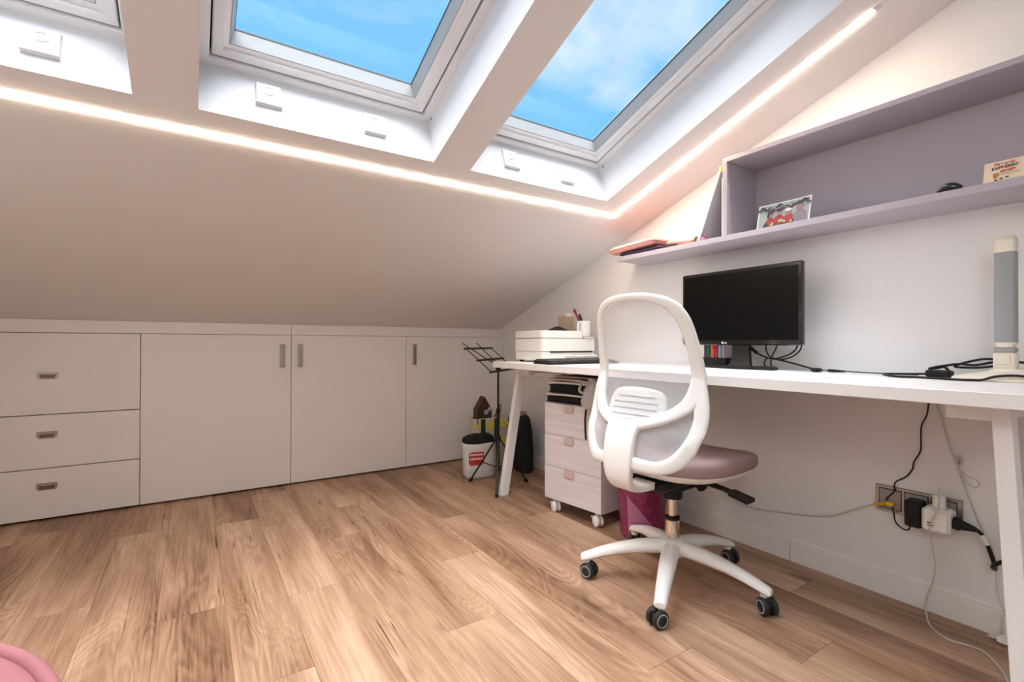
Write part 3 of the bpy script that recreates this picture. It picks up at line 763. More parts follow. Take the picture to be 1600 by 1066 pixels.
# ------------------------------------------------------------------ magenta waste bin
bc = (-.300, -1.668, 0)
bn = empty('waste_bin', bc, label='magenta plastic waste bin behind the swivel chair', cat='bin')
MB().lathe([(.001, .001), (.088, .001), (.093, .006), (.112, .262), (.116, .266), (.116, .272), (.110, .272), (.090, .010), (.001, .008)], bc, 40).build('bucket', M_BIN, bn, smooth=40)
# lid sticker panel on the side
q = MB()
def binp(a, z, off=.0012):
    r = .093 + (z - .006) * (.019 / .256) + off; return Vector((bc[0] + r * math.cos(a), bc[1] + r * math.sin(a), z))
n = 8; a0, a1 = R(186), R(250); vs = []; fs = []
for i in range(n + 1):
    a = a0 + (a1 - a0) * i / n; vs += [binp(a, .03), binp(a, .20 - .13 * i / n)]
fs = [(2 * i, 2 * i + 2, 2 * i + 3, 2 * i + 1) for i in range(n)]
q.add(vs, fs); q.build('label', mat('bin_label', (.44, .16, .28), .35), bn)
for zz in (.035, .085):
    q = MB(); q.tube([binp(R(203) + R(28) * i / 8, zz, .002) for i in range(9)], .001, 5); q.build('label_line', M_NAVY, bn)

# ------------------------------------------------------------------ monitor
SX, SY0, SY1, SZ0, SZ1 = -.130, -2.268, -1.751, .846, 1.157
mo = empty('monitor', (SX, (SY0 + SY1) / 2, DZ), label='black widescreen monitor standing on the white desk', cat='monitor')
q = MB(); q.bbox(SX, SX + .022, SY0, SY1, SZ0, SZ1, .004)
q.rings([[(SX + .02, SY0 + .05, SZ0 + .03), (SX + .02, SY1 - .05, SZ0 + .03), (SX + .02, SY1 - .05, SZ1 - .05), (SX + .02, SY0 + .05, SZ1 - .05)], [(SX + .045, SY0 + .12, SZ0 + .06), (SX + .045, SY1 - .12, SZ0 + .06), (SX + .045, SY1 - .12, SZ1 - .1), (SX + .045, SY0 + .12, SZ1 - .1)]], True)
hs = q.build('housing', M_GLOSS, mo, bevel=0)
bx('screen', SX - .0008, SX + .003, SY0 + .014, SY1 - .014, SZ0 + .020, SZ1 - .014, M_SCREEN, mo, 0)
yc = (SY0 + SY1) / 2 - .012
q = MB(); q.rings([[(x, yc - w, z), (x, yc + w, z), (x + .022, yc + w * .9, z), (x + .022, yc - w * .9, z)] for x, w, z in ((SX + .012, .038, .87), (SX + .014, .036, .82), (SX + .010, .041, .775), (SX + .004, .050, .763))], True)
q.build('neck', M_BLACK, mo, smooth=40)
q = MB(); pl = []
for i in range(25):
    t = i / 24; y = yc - .155 + .32 * t; pl.append((SX - .020 - .030 * math.sin(math.pi * t), y))
pl += [(-.092, yc + .14), (-.092, yc - .14)]
q.rings([[(x, y, DZ) for x, y in pl], [(x, y, DZ + .006) for x, y in pl], [(x * .985 - .002, yc + (y - yc) * .95, DZ + .012) for x, y in pl]], True); q.build('base', M_BLACK, mo, smooth=30)
ly = yc + .063
MB().lathe([(.0042, 0), (.0042, .0006)], (SX - .0004, ly + .008, SZ0 + .0095), 16, (-1, 0, 0)).build('logo_mark', M_PAPER, mo)
text('logo_lettering', 'LG', .0095, (SX - .0012, ly - .006, SZ0 + .0062), (0, -1, 0), (0, 0, 1), M_LGREY, mo, bold=.0002)

# colourful marker pens behind the monitor
tr = empty('pen_tray', (-.062, -1.868, DZ), label='low black tray holding coloured markers behind the monitor', cat='tray')
q = MB(); q.box(-.085, -.040, -1.935, -1.805, DZ, DZ + .004)
for a in ((-.085, -.082, -1.935, -1.805), (-.043, -.040, -1.935, -1.805), (-.082, -.043, -1.935, -1.932), (-.082, -.043, -1.808, -1.805)): q.box(a[0], a[1], a[2], a[3], DZ + .004, DZ + .040)
q.build('shell', M_BLACK, tr)
for y, colr, nm in ((-1.823, (.10, .11, .10), 'grey'), (-1.841, (.03, .10, .05), 'dark green'), (-1.8605, (.85, .16, .02), 'orange'), (-1.8775, (.62, .01, .16), 'magenta'), (-1.895, (.30, .55, .38), 'mint green'), (-1.9125, (.50, .36, .62), 'lilac')):
    e = empty('marker_pen', (-.062, y, DZ + .0045), label=nm + ' marker pen standing in the tray behind the monitor', cat='pen', group='markers behind the monitor')
    MB().lathe([(.0062, .0), (.0072, .002), (.0072, .095), (.006, .097)], e.location, 14).build('barrel', mat('marker_' + nm.replace(' ', '_'), colr, .35), e, smooth=40)
    MB().lathe([(.0066, .097), (.0066, .125), (.005, .128)], e.location, 14).build('cap', M_LGREY, e, smooth=40)

# ------------------------------------------------------------------ folded desk lamp
lx, ly = -.115, -2.792
lp = empty('desk_lamp', (lx, ly, DZ), label='cream folding LED desk lamp with grey arm on the desk', cat='lamp')
bp = []
for i in range(40):
    a = 2 * math.pi * i / 40; c, s = math.cos(a), math.sin(a); k = (abs(c) ** 3.2 + abs(s) ** 3.2) ** (-1 / 3.2); bp.append((c * k * .072, s * k * .112))
q = MB(); q.rings([[(lx - .01 + x * sc, ly - .005 + y * sc, DZ + z) for x, y in bp] for sc, z in ((.96, 0), (1, .003), (1, .007), (.93, .013), (.55, .022), (.33, .027), (.28, .033))], True); q.build('base', M_CREAM, lp, smooth=35)
q = MB(); q.bbox(lx - .017, lx + .017, ly - .023, ly + .023, DZ + .026, DZ + .078, .004); st_ = q.build('stem', M_CREAM, lp)
q = MB(); q.bbox(lx - .0195, lx - .016, ly - .012, ly + .012, DZ + .046, DZ + .072, .001); q.build('hinge_cover', M_CREAM, st_)
q = MB(); q.bbox(lx - .016, lx + .016, ly - .0215, ly + .0215, DZ + .0785, DZ + .092, .002); q.build('collar', M_GREYPL, lp)
def slab_y(z0, z1, w, d, n=10):
    rs = []
    for z in (z0, z1):
        r = []
        for i in range(n + 1):
            a = math.pi * i / n; r.append((lx - d * math.sin(a) ** .7 - .004, ly + w * math.cos(a), z))
        r += [(lx + d, ly - w, z), (lx + d, ly + w, z)]
        rs.append(r)
    return rs
q = MB(); q.rings(slab_y(DZ + .106, DZ + .352, .0225, .011)); q.build('arm', M_GREYPL, lp, smooth=45)
q = MB()
a_ = slab_y(DZ + .0925, DZ + .1055, .0225, .013); a_[0] = [(x, ly + (y - ly) * .72, z) for x, y, z in a_[0]]
q.rings(a_); q.build('lower_cap', M_CREAM, lp, smooth=45)
q = MB()
a_ = slab_y(DZ + .3525, DZ + .382, .0225, .0125); a_.append([(lx + (x - lx) * .9, ly + (y - ly) * .93, DZ + .392) for x, y, z in a_[1]]); a_.append([(lx + (x - lx) * .6, ly + (y - ly) * .78, DZ + .397) for x, y, z in a_[1]])
q.rings(a_); q.build('upper_cap', M_CREAM, lp, smooth=45)
q = MB(); q.bbox(lx + .0115, lx + .022, ly - .021, ly + .021, DZ + .11, DZ + .385, .003); q.build('light_head', M_CREAM, lp)

# ------------------------------------------------------------------ printer
PX0, PX1, PY0, PY1 = -.470, -.097, -1.158, -.884
pr = empty('printer', ((PX0 + PX1) / 2, (PY0 + PY1) / 2, DZ), label='white all-in-one printer at the far end of the desk', cat='printer')
def rrect(x0, x1, y0, y1, r, n=6, rs=None):
    out = []
    for cx_, cy_, a0 in ((x1 - r, y1 - r, 0), (x0 + r, y1 - r, 90), (x0 + r, y0 + r, 180), (x1 - r, y0 + r, 270)):
        for i in range(n + 1):
            a = R(a0 + 90 * i / n); out.append((cx_ + r * math.cos(a), cy_ + r * math.sin(a)))
    return out
def rprism(x0, x1, y0, y1, z0, z1, r, b=.002):
    q = MB(); P = rrect(x0, x1, y0, y1, r); P2 = rrect(x0 + b, x1 - b, y0 + b, y1 - b, max(.001, r - b))
    q.rings([[(x, y, z0) for x, y in P2], [(x, y, z0 + b) for x, y in P], [(x, y, z1 - b) for x, y in P], [(x, y, z1) for x, y in P2]], True); return q
HY = PY0
rprism(PX0 + .004, PX1 - .004, PY0 + .004, PY1 - .002, DZ + .010, DZ + .058, .022).build('base', M_WPLAST, pr, smooth=30)
rprism(PX0, PX1, PY0, PY1, DZ + .0585, DZ + .125, .024).build('body', M_WPLAST, pr, smooth=30)
rprism(PX0 + .001, PX1 - .085, PY0 + .002, PY1, DZ + .1285, DZ + .168, .024).build('scanner_lid', M_WPLAST, pr, smooth=30)
rprism(PX0 + .002, PX1 - .012, PY0 + .003, PY1, DZ + .1252, DZ + .1283, .022).build('lid_gap', M_GREYPL, pr, smooth=30)
rprism(PX1 - .0845, PX1 - .012, PY0 + .002, PY1, DZ + .1285, DZ + .136, .006).build('side_deck', M_WPLAST, pr, smooth=30)
bx('output_slot', PX0 + .05, PX1 - .03, PY0 - .0008, PY0 + .004, DZ + .052, DZ + .0585, M_BLACK, pr, 0)
q = rprism(PX0 + .15, PX1 - .02, PY0 - .035, PY0 + .006, DZ + .030, DZ + .038, .01); q.build('paper_tray', M_WPLAST, pr, smooth=30)
bx('paper_guide', PX0 + .16, PX1 - .03, PY0 - .030, PY0 - .024, DZ + .0382, DZ + .044, M_LGREY, pr, .001)
bx('badge', PX0 - .0006, PX0 + .002, PY0 + .10, PY0 + .135, DZ + .112, DZ + .1165, M_LGREY, pr, 0)
bx('badge', PX1 - .07, PX1 - .04, PY0 - .0006, PY0 + .002, DZ + .112, DZ + .1155, M_LGREY, pr, 0)
for x in (PX0 + .04, PX1 - .04):
    for y in (PY0 + .04, PY1 - .03):
        MB().lathe([(.014, 0), (.015, .0105)], (x, y, DZ), 14).build('foot', M_BLACK, pr)
# on the printer
PT = DZ + .1685
nb = empty('desk_caddy', (-.146, -.955, DZ + .1365), label='brown textured card box standing behind the mug on the printer', cat='box')
q = MB(); PB = DZ + .1365
for a in ((-.180, -.112, -.985, -.982), (-.180, -.112, -.928, -.925), (-.180, -.177, -.982, -.928), (-.115, -.112, -.982, -.928)): q.box(a[0], a[1], a[2], a[3], PB, PB + .122)
q.box(-.177, -.115, -.982, -.928, PB, PB + .003); q.build('shell', M_KRAFT, nb)
bx('notepad', -.160, -.120, -.972, -.962, PB + .004, PB + .140, M_PAPER, None, .001)
tag(bpy.data.objects['notepad'], 'white notepad sticking out of the brown box on the printer', 'notepad')
mg = Vector((-.140, -1.098, DZ + .1365))
mu = empty('mug', mg, label='white mug on the low deck of the printer', cat='mug')
MB().lathe([(.030, 0), (.037, .003), (.0385, .010), (.0385, .088), (.0375, .090), (.036, .088), (.0355, .008), (.001, .006)], mg, 28).build('cup', M_FRAME, mu, smooth=40)
hd = Vector((-.93, -.36, 0)).normalized()
q = MB(); q.tube([mg + hd * a + Vector((0, 0, z)) for a, z in ((.036, .078), (.055, .076), (.066, .060), (.066, .035), (.055, .020), (.036, .018))], .0055, 8); q.build('handle', M_FRAME, mu, smooth=60)
q = MB(); q.tube([(-.116, -1.100, DZ + .150), (-.186, -1.116, DZ + .262)], .0075, 8, smooth_path=False); tag(q.build('marker_pen', M_NAVY), 'thick dark blue pen leaning out of the mug', 'pen')
fp_ = empty('felt_pen', (-.12, -1.085, DZ + .15), label='red felt pen with green end leaning far out of the mug', cat='pen')
q = MB(); q.tube([(-.114, -1.088, DZ + .150), (-.194, -1.094, DZ + .272)], .0055, 8, smooth_path=False); q.build('barrel', mat('pen_red', (.34, .02, .05), .4), fp_)
q = MB(); q.tube([(-.194, -1.094, DZ + .272), (-.206, -1.095, DZ + .290)], .008, 10, smooth_path=False); q.build('cap', mat('pen_cap_red', (.30, .01, .04), .4), fp_)
q = MB(); q.tube([(-.206, -1.095, DZ + .290), (-.210, -1.0955, DZ + .296)], .005, 8, smooth_path=False); q.build('end_plug', M_PGRN, fp_)
q = MB(); rs = []
for i in range(9):
    t = i / 8; rs.append([(-.355 + .11 * t, -1.06 + .03 * math.cos(a), PT + .001 + (.004 + .021 * math.sin(math.pi * t * .9) ** 1.2) * max(0, math.sin(a))) for a in [math.pi * j / 8 for j in range(9)]])
q.rings(rs, True); tag(q.build('pouch', M_BLACKBAG, None, smooth=60), 'small black cloth pouch on the printer lid', 'pouch')

# keyboard
kb = empty('keyboard', (-.37, -1.31, DZ), R(-1), label='black keyboard lying in front of the white printer', cat='keyboard')
q = MB(); L2, D2 = .218, .066
q.rings([[(-L2, -D2, 0.0), (L2, -D2, 0.0), (L2, D2, 0.0), (-L2, D2, 0.0)], [(-L2, -D2, .008), (L2, -D2, .008), (L2, D2, .016), (-L2, D2, .016)], [(-L2 + .004, -D2 + .004, .012), (L2 - .004, -D2 + .004, .012), (L2 - .004, D2 - .003, .020), (-L2 + .004, D2 - .003, .020)]], True); q.build('case', M_BLACK, kb, local=True)
kbm = mat('key_grey', (.035, .035, .037), .5)
kq = MB(); kq.rings([[(-.0085, -.0085, 0), (.0085, -.0085, 0), (.0085, .0085, 0), (-.0085, .0085, 0)], [(-.007, -.007, .005), (.007, -.007, .005), (.007, .007, .005), (-.007, .007, .005)]], True)
k0 = kq.build('key', kbm, kb, local=True); first_k = True
for r in range(6):
    for c in range(21):
        x = -L2 + .018 + c * .0192; y = -D2 + .016 + r * .0198 + (.004 if r == 5 else 0)
        o = k0 if first_k else k0.copy()
        if not first_k: COL.objects.link(o); o.parent = kb
        first_k = False
        o.location = (x, y, .0125 + (y + D2) * .06); o.rotation_euler = (R(3.5), 0, 0)

# ------------------------------------------------------------------ music stand
ms = empty('music_stand', (-.461, -.709, 0), label='black folding music stand beside the desk end', cat='music stand')
P0 = Vector((-.461, -.709, 0)); FT = [Vector((-.547, -.526, 0)), Vector((-.264, -.725, 0)), Vector((-.573, -.877, 0))]
q = MB(); q.tube([P0 + Vector((0, 0, .10)), P0 + Vector((0, 0, .46))], .0085, 12, smooth_path=False); q.build('lower_tube', M_BLACK, ms, smooth=40)
q = MB(); q.tube([P0 + Vector((0, 0, .44)), P0 + Vector((0, 0, .692))], .0062, 12, smooth_path=False); q.build('upper_tube', M_BLACK, ms, smooth=40)
MB().lathe([(.012, .27), (.016, .275), (.016, .30), (.012, .305)], P0, 16).build('hub', M_BLACK, ms, smooth=40)
MB().lathe([(.011, .44), (.011, .465)], P0, 14).build('clamp', M_BLACK, ms, smooth=40)
MB().lathe([(.010, .685), (.0145, .692), (.0145, .708), (.008, .715)], P0, 14).build('head', M_BLACK, ms, smooth=40)
for F in FT:
    d = (F - P0).normalized()
    q = MB(); q.strip([P0 + d * .012 + Vector((-d.y * .007, d.x * .007, .285)), F + Vector((-d.y * .007, d.x * .007, .010))], [P0 + d * .012 + Vector((d.y * .007, -d.x * .007, .285)), F + Vector((d.y * .007, -d.x * .007, .010))], .007, n=8); lg = q.build('leg', M_BLACK, ms)
    q = MB(); q.tube([F - d * .014 + Vector((0, 0, .018)), F + Vector((0, 0, .009)), F + d * .006 + Vector((0, 0, .009))], .009, 10, smooth_path=False); q.build('rubber_foot', M_BLACK, lg, smooth=40)
    q = MB(); md = P0.lerp(F, .55) + Vector((0, 0, .132)); q.strip([P0 + Vector((-d.y * .005, d.x * .005, .115)), md + Vector((-d.y * .005, d.x * .005, 0))], [P0 + Vector((d.y * .005, -d.x * .005, .115)), md + Vector((d.y * .005, -d.x * .005, 0))], .004, n=6); q.build('brace', M_BLACK, ms)
bA, bB, shv = Vector((-.600, -.842, .690)), Vector((-.247, -.569, .690)), Vector((-.095, .122, .130))
for t in (0, .5, 1.0):
    q = MB(); a, b = bA + shv * t, bB + shv * t; v = Vector((0, 0, .006)); q.strip([a - v, b - v], [a + v, b + v], .004, n=8); q.build('cross_bar', M_BLACK, ms)
for k in (.06, .94):
    q = MB(); a = bA.lerp(bB, k); q.tube([a, a + shv * 1.05], .0028, 6, smooth_path=False); q.build('side_rod', M_BLACK, ms)
for k0_, k1_ in ((.42, .12), (.55, .60)):
    q = MB(); q.tube([bA.lerp(bB, k0_) + shv * .35, bA.lerp(bB, k1_) + shv * 1.25], .0028, 6, smooth_path=False); q.build('page_holder', M_BLACK, ms)
q = MB(); q.tube([P0 + Vector((0, 0, .70)), bA.lerp(bB, .5) + shv * .5], .004, 6, smooth_path=False); q.build('tilt_bar', M_BLACK, ms)

# ------------------------------------------------------------------ bags in the corner
def bag(mb, prof, cx_, cy_, n=28, e=3.0, rz=0, wob=.03, seed=1):
    rnd = random.Random(seed); ph = [rnd.uniform(0, 6) for _ in range(6)]; rs = []
    for hx, hy, z in prof:
        r = []
        for j in range(n):
            a = 2 * math.pi * j / n; c, s = math.cos(a), math.sin(a); k = (abs(c) ** e + abs(s) ** e) ** (-1 / e)
            w = 1 + wob * (math.sin(3 * a + ph[0] + z * 14) + .6 * math.sin(7 * a + ph[1] - z * 25))
            x, y = c * k * hx * w, s * k * hy * w
            r.append((cx_ + x * math.cos(rz) - y * math.sin(rz), cy_ + x * math.sin(rz) + y * math.cos(rz), z + .006 * math.sin(2 * a + ph[2]) * (z > .02)))
        rs.append(r)
    return mb.rings(rs, True)
wb = empty('shopping_bag', (-.440, -.440, 0), label='white plastic bag with red double-decker bus print, black cloth inside', cat='bag')
RZ = R(-14)
bag(MB(), [(.092, .060, .001), (.102, .070, .015), (.104, .072, .08), (.106, .070, .15), (.108, .068, .205), (.110, .066, .220), (.108, .063, .222), (.100, .055, .200)], -.440, -.440, rz=RZ, seed=4).build('sack', M_BAGW, wb, smooth=60)
bag(MB(), [(.098, .054, .19), (.102, .058, .225), (.095, .055, .248), (.07, .042, .264), (.03, .02, .272)], -.440, -.440, rz=RZ, seed=9, wob=.05).build('black_cloth', M_BLACKBAG, wb, smooth=60)
def wbp(u, z, off=.0): # point on the bag's front face
    d = Vector((math.cos(RZ), math.sin(RZ), 0)); n = Vector((math.sin(RZ), -math.cos(RZ), 0))
    return Vector((-.440, -.440, 0)) + d * u + n * (.0765 + off) + Vector((0, 0, z))
def plate(mb, u0, u1, z0, z1, off, t=.001):
    mb.hexa([wbp(u0, z0, off), wbp(u1, z0, off), wbp(u1, z0, off + t), wbp(u0, z0, off + t), wbp(u0, z1, off), wbp(u1, z1, off), wbp(u1, z1, off + t), wbp(u0, z1, off + t)])
q = MB(); plate(q, -.085, .012, .100, .168, .001); plate(q, -.078, .000, .092, .101, .001); plate(q, -.070, .010, .167, .172, .001); lg_ = q.build('bus_print', M_RED, wb)
q = MB()
for zz in (.124, .150):
    for k in range(6): plate(q, -.079 + k * .0148, -.069 + k * .0148, zz, zz + .011, .0022)
q.build('bus_windows', M_PAPER, lg_)
q = MB()
for k, w in enumerate((.09, .075, .085)): plate(q, -.082, -.082 + w, .068 - k * .013, .071 - k * .013, .001)
q.build('print_lines', M_LGREY, wb)
tb = empty('tote_bag', (-.250, -.285, 0), label='cream tote bag with yellow flowers and green straps in the corner', cat='bag')
TZ = R(-10)
bag(MB(), [(.135, .080, .001), (.140, .085, .02), (.142, .085, .18), (.146, .082, .335), (.147, .081, .345), (.142, .076, .345), (.135, .07, .30)], -.250, -.285, rz=TZ, seed=5, wob=.02).build('sack', mat('tote_cream', (.55, .52, .40), .8, bump=.2, bscale=200, var=.1), tb, smooth=60)
def tbp(u, z, off=0):
    d = Vector((math.cos(TZ), math.sin(TZ), 0)); n = Vector((math.sin(TZ), -math.cos(TZ), 0))
    return Vector((-.250, -.285, 0)) + d * u + n * (.0865 + off) + Vector((0, 0, z))
for u in (-.095, .0, .1):
    q = MB(); A = [tbp(u - .016, z, .003) for z in (.02, .12, .24, .346)]; B = [tbp(u + .016, z, .003) for z in (.02, .12, .24, .346)]; q.strip(A, B, .004, n=8); q.build('strap', M_GREEN, tb)
for u, z, r in ((-.045, .30, .030), (.055, .31, .028), (-.05, .20, .032), (.06, .19, .03), (-.13, .30, .015)):
    pet = MB()
    for k in range(5):
        a = 2 * math.pi * k / 5
        poly = [tbp(u + r * (.15 * math.cos(a) + .85 * c_ * math.cos(a) - .42 * s_ * math.sin(a)), z + r * (.15 * math.sin(a) + .85 * c_ * math.sin(a) + .42 * s_ * math.cos(a)), .0045) for c_, s_ in ((0, -.5), (.6, -1), (1, -.5), (1, .5), (.6, 1), (0, .5))]
        pet.add(poly, [tuple(range(6))])
    pet.build('flower_print', M_YEL, tb)
# things in the tote
hb = empty('gingerbread_box', (-.335, -.29, .30), label='small brown house-shaped gift box poking out of the tote', cat='box')
pts = [(-.385, .30), (-.275, .30), (-.275, .405), (-.330, .492), (-.385, .405)]
q = MB(); q.prism([(x, -.325, z) for x, z in pts], (0, .06, 0)); q.build('carton', mat('carton_brown', (.055, .022, .015), .6, var=.4), hb)
for x, z, r in ((-.318, .385, .018), (-.292, .405, .014)): MB().lathe([(r, 0), (r * .8, .004), (.001, .005)], (x, -.325, z), 14, (0, -1, 0)).build('badge', mat('badge_blue%d' % int(r * 1000), (.35, .40, .52), .5), hb)
q = MB(); q.hexa([(-.270, -.300, .32), (-.262, -.300, .32), (-.262, -.22, .32), (-.270, -.22, .32), (-.21, -.300, .44), (-.202, -.300, .44), (-.202, -.22, .44), (-.21, -.22, .44)]); tag(q.build('cardboard_sheet', M_PAPER), 'pale cardboard sheet leaning inside the tote bag', 'cardboard')
q = MB(); q.hexa([(-.190, -.29, .32), (-.182, -.29, .32), (-.182, -.23, .32), (-.190, -.23, .32), (-.178, -.29, .425), (-.170, -.29, .425), (-.170, -.23, .425), (-.178, -.23, .425)]); tag(q.build('booklet', M_KRAFT), 'brown booklet standing right of the pale cardboard in the tote', 'booklet')
db = empty('dark_bag', (-.105, -.505, 0), label='dark green cloth bag slumped behind the desk leg', cat='bag')
bag(MB(), [(.040, .060, .001), (.050, .070, .02), (.050, .068, .15), (.044, .060, .27), (.034, .050, .345), (.028, .040, .365), (.010, .012, .368)], -.130, -.500, seed=8, wob=.03).build('sack', M_DARKFAB, db, smooth=60)
bx('kraft_box', -.075, -.012, -.36, -.25, 0, .372, M_KRAFT, None, .002)
tag(bpy.data.objects['kraft_box'], 'narrow brown box standing against the wall behind the bags', 'box')

# ------------------------------------------------------------------ things on the shelf
TS = 1.2812
cs = empty('laptop_case', (-.12, -1.57, TS), label='pink padded laptop case lying on the open shelf end', cat='case')
def soft_slab(x0, x1, y0, y1, zf, t, r=.03, name='pad', m=None, parent=None):
    q = MB(); rs = []
    for ins, dz in ((.012, 0), (.003, t * .2), (0, t * .5), (.003, t * .8), (.012, t)):
        P = rrect(x0 + ins, x1 - ins, y0 + ins, y1 - ins, r); rs.append([(x, y, zf(x, y) + dz) for x, y in P])
    q.rings(rs, True); return q.build(name, m, parent, smooth=60)
zc = lambda x, y: TS + .018 + .014 * min(1, max(0, (-1.40 - y) / .30)) 
soft_slab(-.232, -.02, -1.665, -1.375, zc, .030, .03, 'pad', M_PINKC, cs)
q = MB(); P = rrect(-.2335, -.0185, -1.6665, -1.3735, .031); q.tube([(x, y, zc(x, y) + .015) for x, y in P], .0016, 5, closed=True, smooth_path=False); q.build('zip', mat('zip_rose', (.40, .15, .14), .5), cs)
q = MB(); q.tube([(-.15, -1.53, zc(0, -1.53) + .031), (-.165, -1.56, zc(0, -1.56) + .043), (-.165, -1.60, zc(0, -1.6) + .043), (-.15, -1.63, zc(0, -1.63) + .031)], .004, 6); q.build('grip', M_BLACK, cs)
slabn = soft_slab(-.215, -.03, -1.70, -1.445, lambda x, y: TS, .017, .006, 'notebook', M_NAVY, None); tag(slabn, 'dark navy notebook under the pink laptop case', 'notebook')
slabp = soft_slab(-.195, -.03, -1.86, -1.70 - .005, lambda x, y: TS + .002 + max(0, (y + 1.80)) * .12, .024, .02, 'pencil_case', M_PINKC, None); tag(slabp, 'flat pink pencil case beside the dark notebook', 'pencil case')
q = MB(); q.tube([(-.2, -1.715, TS + .006), (-.207, -1.74, TS + .008), (-.2, -1.775, TS + .006)], .004, 6); tag(q.build('hair_tie', M_BLACK), 'black elastic loop at the shelf edge below the pencil case', 'hair tie')
# leaning board with yellow tip
lb = empty('picture_board', (-.11, -1.94, TS), label='white picture board leaning against the shelf box', cat='picture')
q = MB(); q.hexa([(-.205, -1.892, TS), (-.02, -1.892, TS), (-.02, -1.884, TS), (-.205, -1.884, TS), (-.205, -1.994, TS + .272), (-.02, -1.994, TS + .272), (-.02, -1.986, TS + .272), (-.205, -1.986, TS + .272)]); q.build('board', mat('board_grey', (.55, .53, .60), .5), lb)
q = MB(); q.hexa([(-.2075, -1.893, TS), (-.2045, -1.893, TS), (-.2045, -1.883, TS), (-.2075, -1.883, TS), (-.2075, -1.995, TS + .273), (-.2045, -1.995, TS + .273), (-.2045, -1.985, TS + .273), (-.2075, -1.985, TS + .273)]); q.build('edge', M_PAPER, lb)
q = MB(); q.bbox(-.208, -.195, -1.998, -1.984, TS + .262, TS + .283, .002); q.build('corner_tip', mat('tip_yellow', (.80, .70, .25), .5), lb)
q = MB(); q.bbox(-.21, -.04, -2.0055, -1.9985, TS, TS + .235, .0008); tag(q.build('booklet', M_PAPER), 'thin white booklet upright against the shelf box', 'booklet')
fg = empty('figurine', (-.19, -1.862, TS), label='tiny brown toy figure at the shelf edge', cat='toy')
MB().lathe([(.010, 0), (.012, .006), (.008, .014), (.001, .016)], (-.19, -1.858, TS), 14).build('body', mat('toy_brown', (.20, .09, .05), .5), fg, smooth=50)
MB().lathe([(.001, 0), (.007, .003), (.009, .010), (.006, .016), (.001, .018)], (-.192, -1.868, TS + .010), 14).build('head', mat('toy_olive', (.22, .16, .07), .5), fg, smooth=50)
f2 = empty('figurine', (-.195, -1.905, TS), label='tiny pink and mint toy figure next to the picture board', cat='toy')
MB().lathe([(.011, 0), (.013, .006), (.010, .014), (.004, .018)], (-.196, -1.905, TS), 14).build('body', mat('toy_pink', (.70, .16, .32), .5), f2, smooth=50)
MB().lathe([(.001, 0), (.008, .004), (.009, .010), (.001, .017)], (-.196, -1.913, TS + .014), 14).build('head', mat('toy_tan', (.42, .22, .18), .5), f2, smooth=50)
MB().lathe([(.008, 0), (.010, .006), (.006, .012), (.001, .013)], (-.200, -1.886, TS), 12).build('leaf', mat('toy_mint', (.25, .55, .33), .5), f2, smooth=50)
# photo print
ph = empty('photo_print', (-.195, -2.23, TS), label='snow holiday photo print leaning inside the shelf box', cat='photo')
PHY0, PHY1, PHH = -2.1365, -2.3235, .090
def php(u, v, off=0):   # u 0..1 left to right, v 0..1 up
    return Vector((-.200 + .022 * v - off + (.004 * math.sin(u * 3.1)), PHY0 + (PHY1 - PHY0) * u, TS + .0005 + PHH * v))
q = MB(); n = 12; vs = []; fs = []
for off in (0, -.0008):
    for i in range(n + 1): vs += [php(i / n, 0, off), php(i / n, 1, off)]
o_ = 2 * (n + 1)
for i in range(n): a = 2 * i; fs += [(a, a + 2, a + 3, a + 1), (o_ + a, o_ + a + 1, o_ + a + 3, o_ + a + 2)]
q.add(vs, fs); q.build('paper', M_PAPER, ph)
def blob(mb, poly, off): mb.add([php(u, v, off) for u, v in poly], [tuple(range(len(poly)))])
def ell(cu_, cv, ru, rv, n=12): return [(cu_ + ru * math.cos(2 * math.pi * i / n), cv + rv * math.sin(2 * math.pi * i / n)) for i in range(n)]
def layer(name, m, polys, off):
    mb = MB(); [blob(mb, p, off) for p in polys]; return mb.build(name, m, ph)
def cells(u0, u1, v0, v1, n): return [[(u0 + (u1 - u0) * i / n, v0), (u0 + (u1 - u0) * (i + 1) / n, v0), (u0 + (u1 - u0) * (i + 1) / n, v1), (u0 + (u1 - u0) * i / n, v1)] for i in range(n)]
layer('snow_print', M_SNOW, cells(.02, .98, .02, .97, 10), .0006)
rr = random.Random(11)
layer('tree_print', M_PDARK, [ell(.04 + .046 * i, .80 + rr.uniform(-.10, .09), .045, rr.uniform(.04, .08), 9) for i in range(21)], .0010)
layer('rock_print', M_PGREY, [ell(.06 + .10 * i, .74 + rr.uniform(-.08, .12), .05, .04, 9) for i in range(10)], .0013)
layer('coat_print', M_COAT, [[(.11, .02), (.32, .02), (.34, .28), (.29, .42), (.20, .38)], [(.30, .02), (.51, .02), (.52, .34), (.46, .46), (.34, .42)], [(.50, .02), (.69, .02), (.69, .36), (.64, .42), (.53, .38)]], .0016)
layer('parka_print', M_PGREY, [[(.68, .02), (.96, .02), (.93, .40), (.86, .52), (.72, .44)]], .0016)
layer('face_print', M_SKIN, [ell(.255, .50, .052, .12), ell(.42, .55, .055, .12), ell(.59, .50, .058, .12), ell(.79, .62, .062, .14)], .0020)
layer('hat_print', M_PDARK, [ell(.255, .64, .065, .08), ell(.215, .52, .03, .12), ell(.42, .68, .07, .075), ell(.79, .78, .10, .04), ell(.79, .83, .06, .06), ell(.18, .10, .05, .12)], .0023)
layer('cap_print', M_LGREY, [ell(.59, .615, .065, .06)], .0023)
layer('glove_print', M_PGRN, [ell(.30, .12, .035, .07), ell(.46, .22, .05, .06), ell(.53, .16, .03, .05), ell(.66, .12, .02, .06)], .0026)
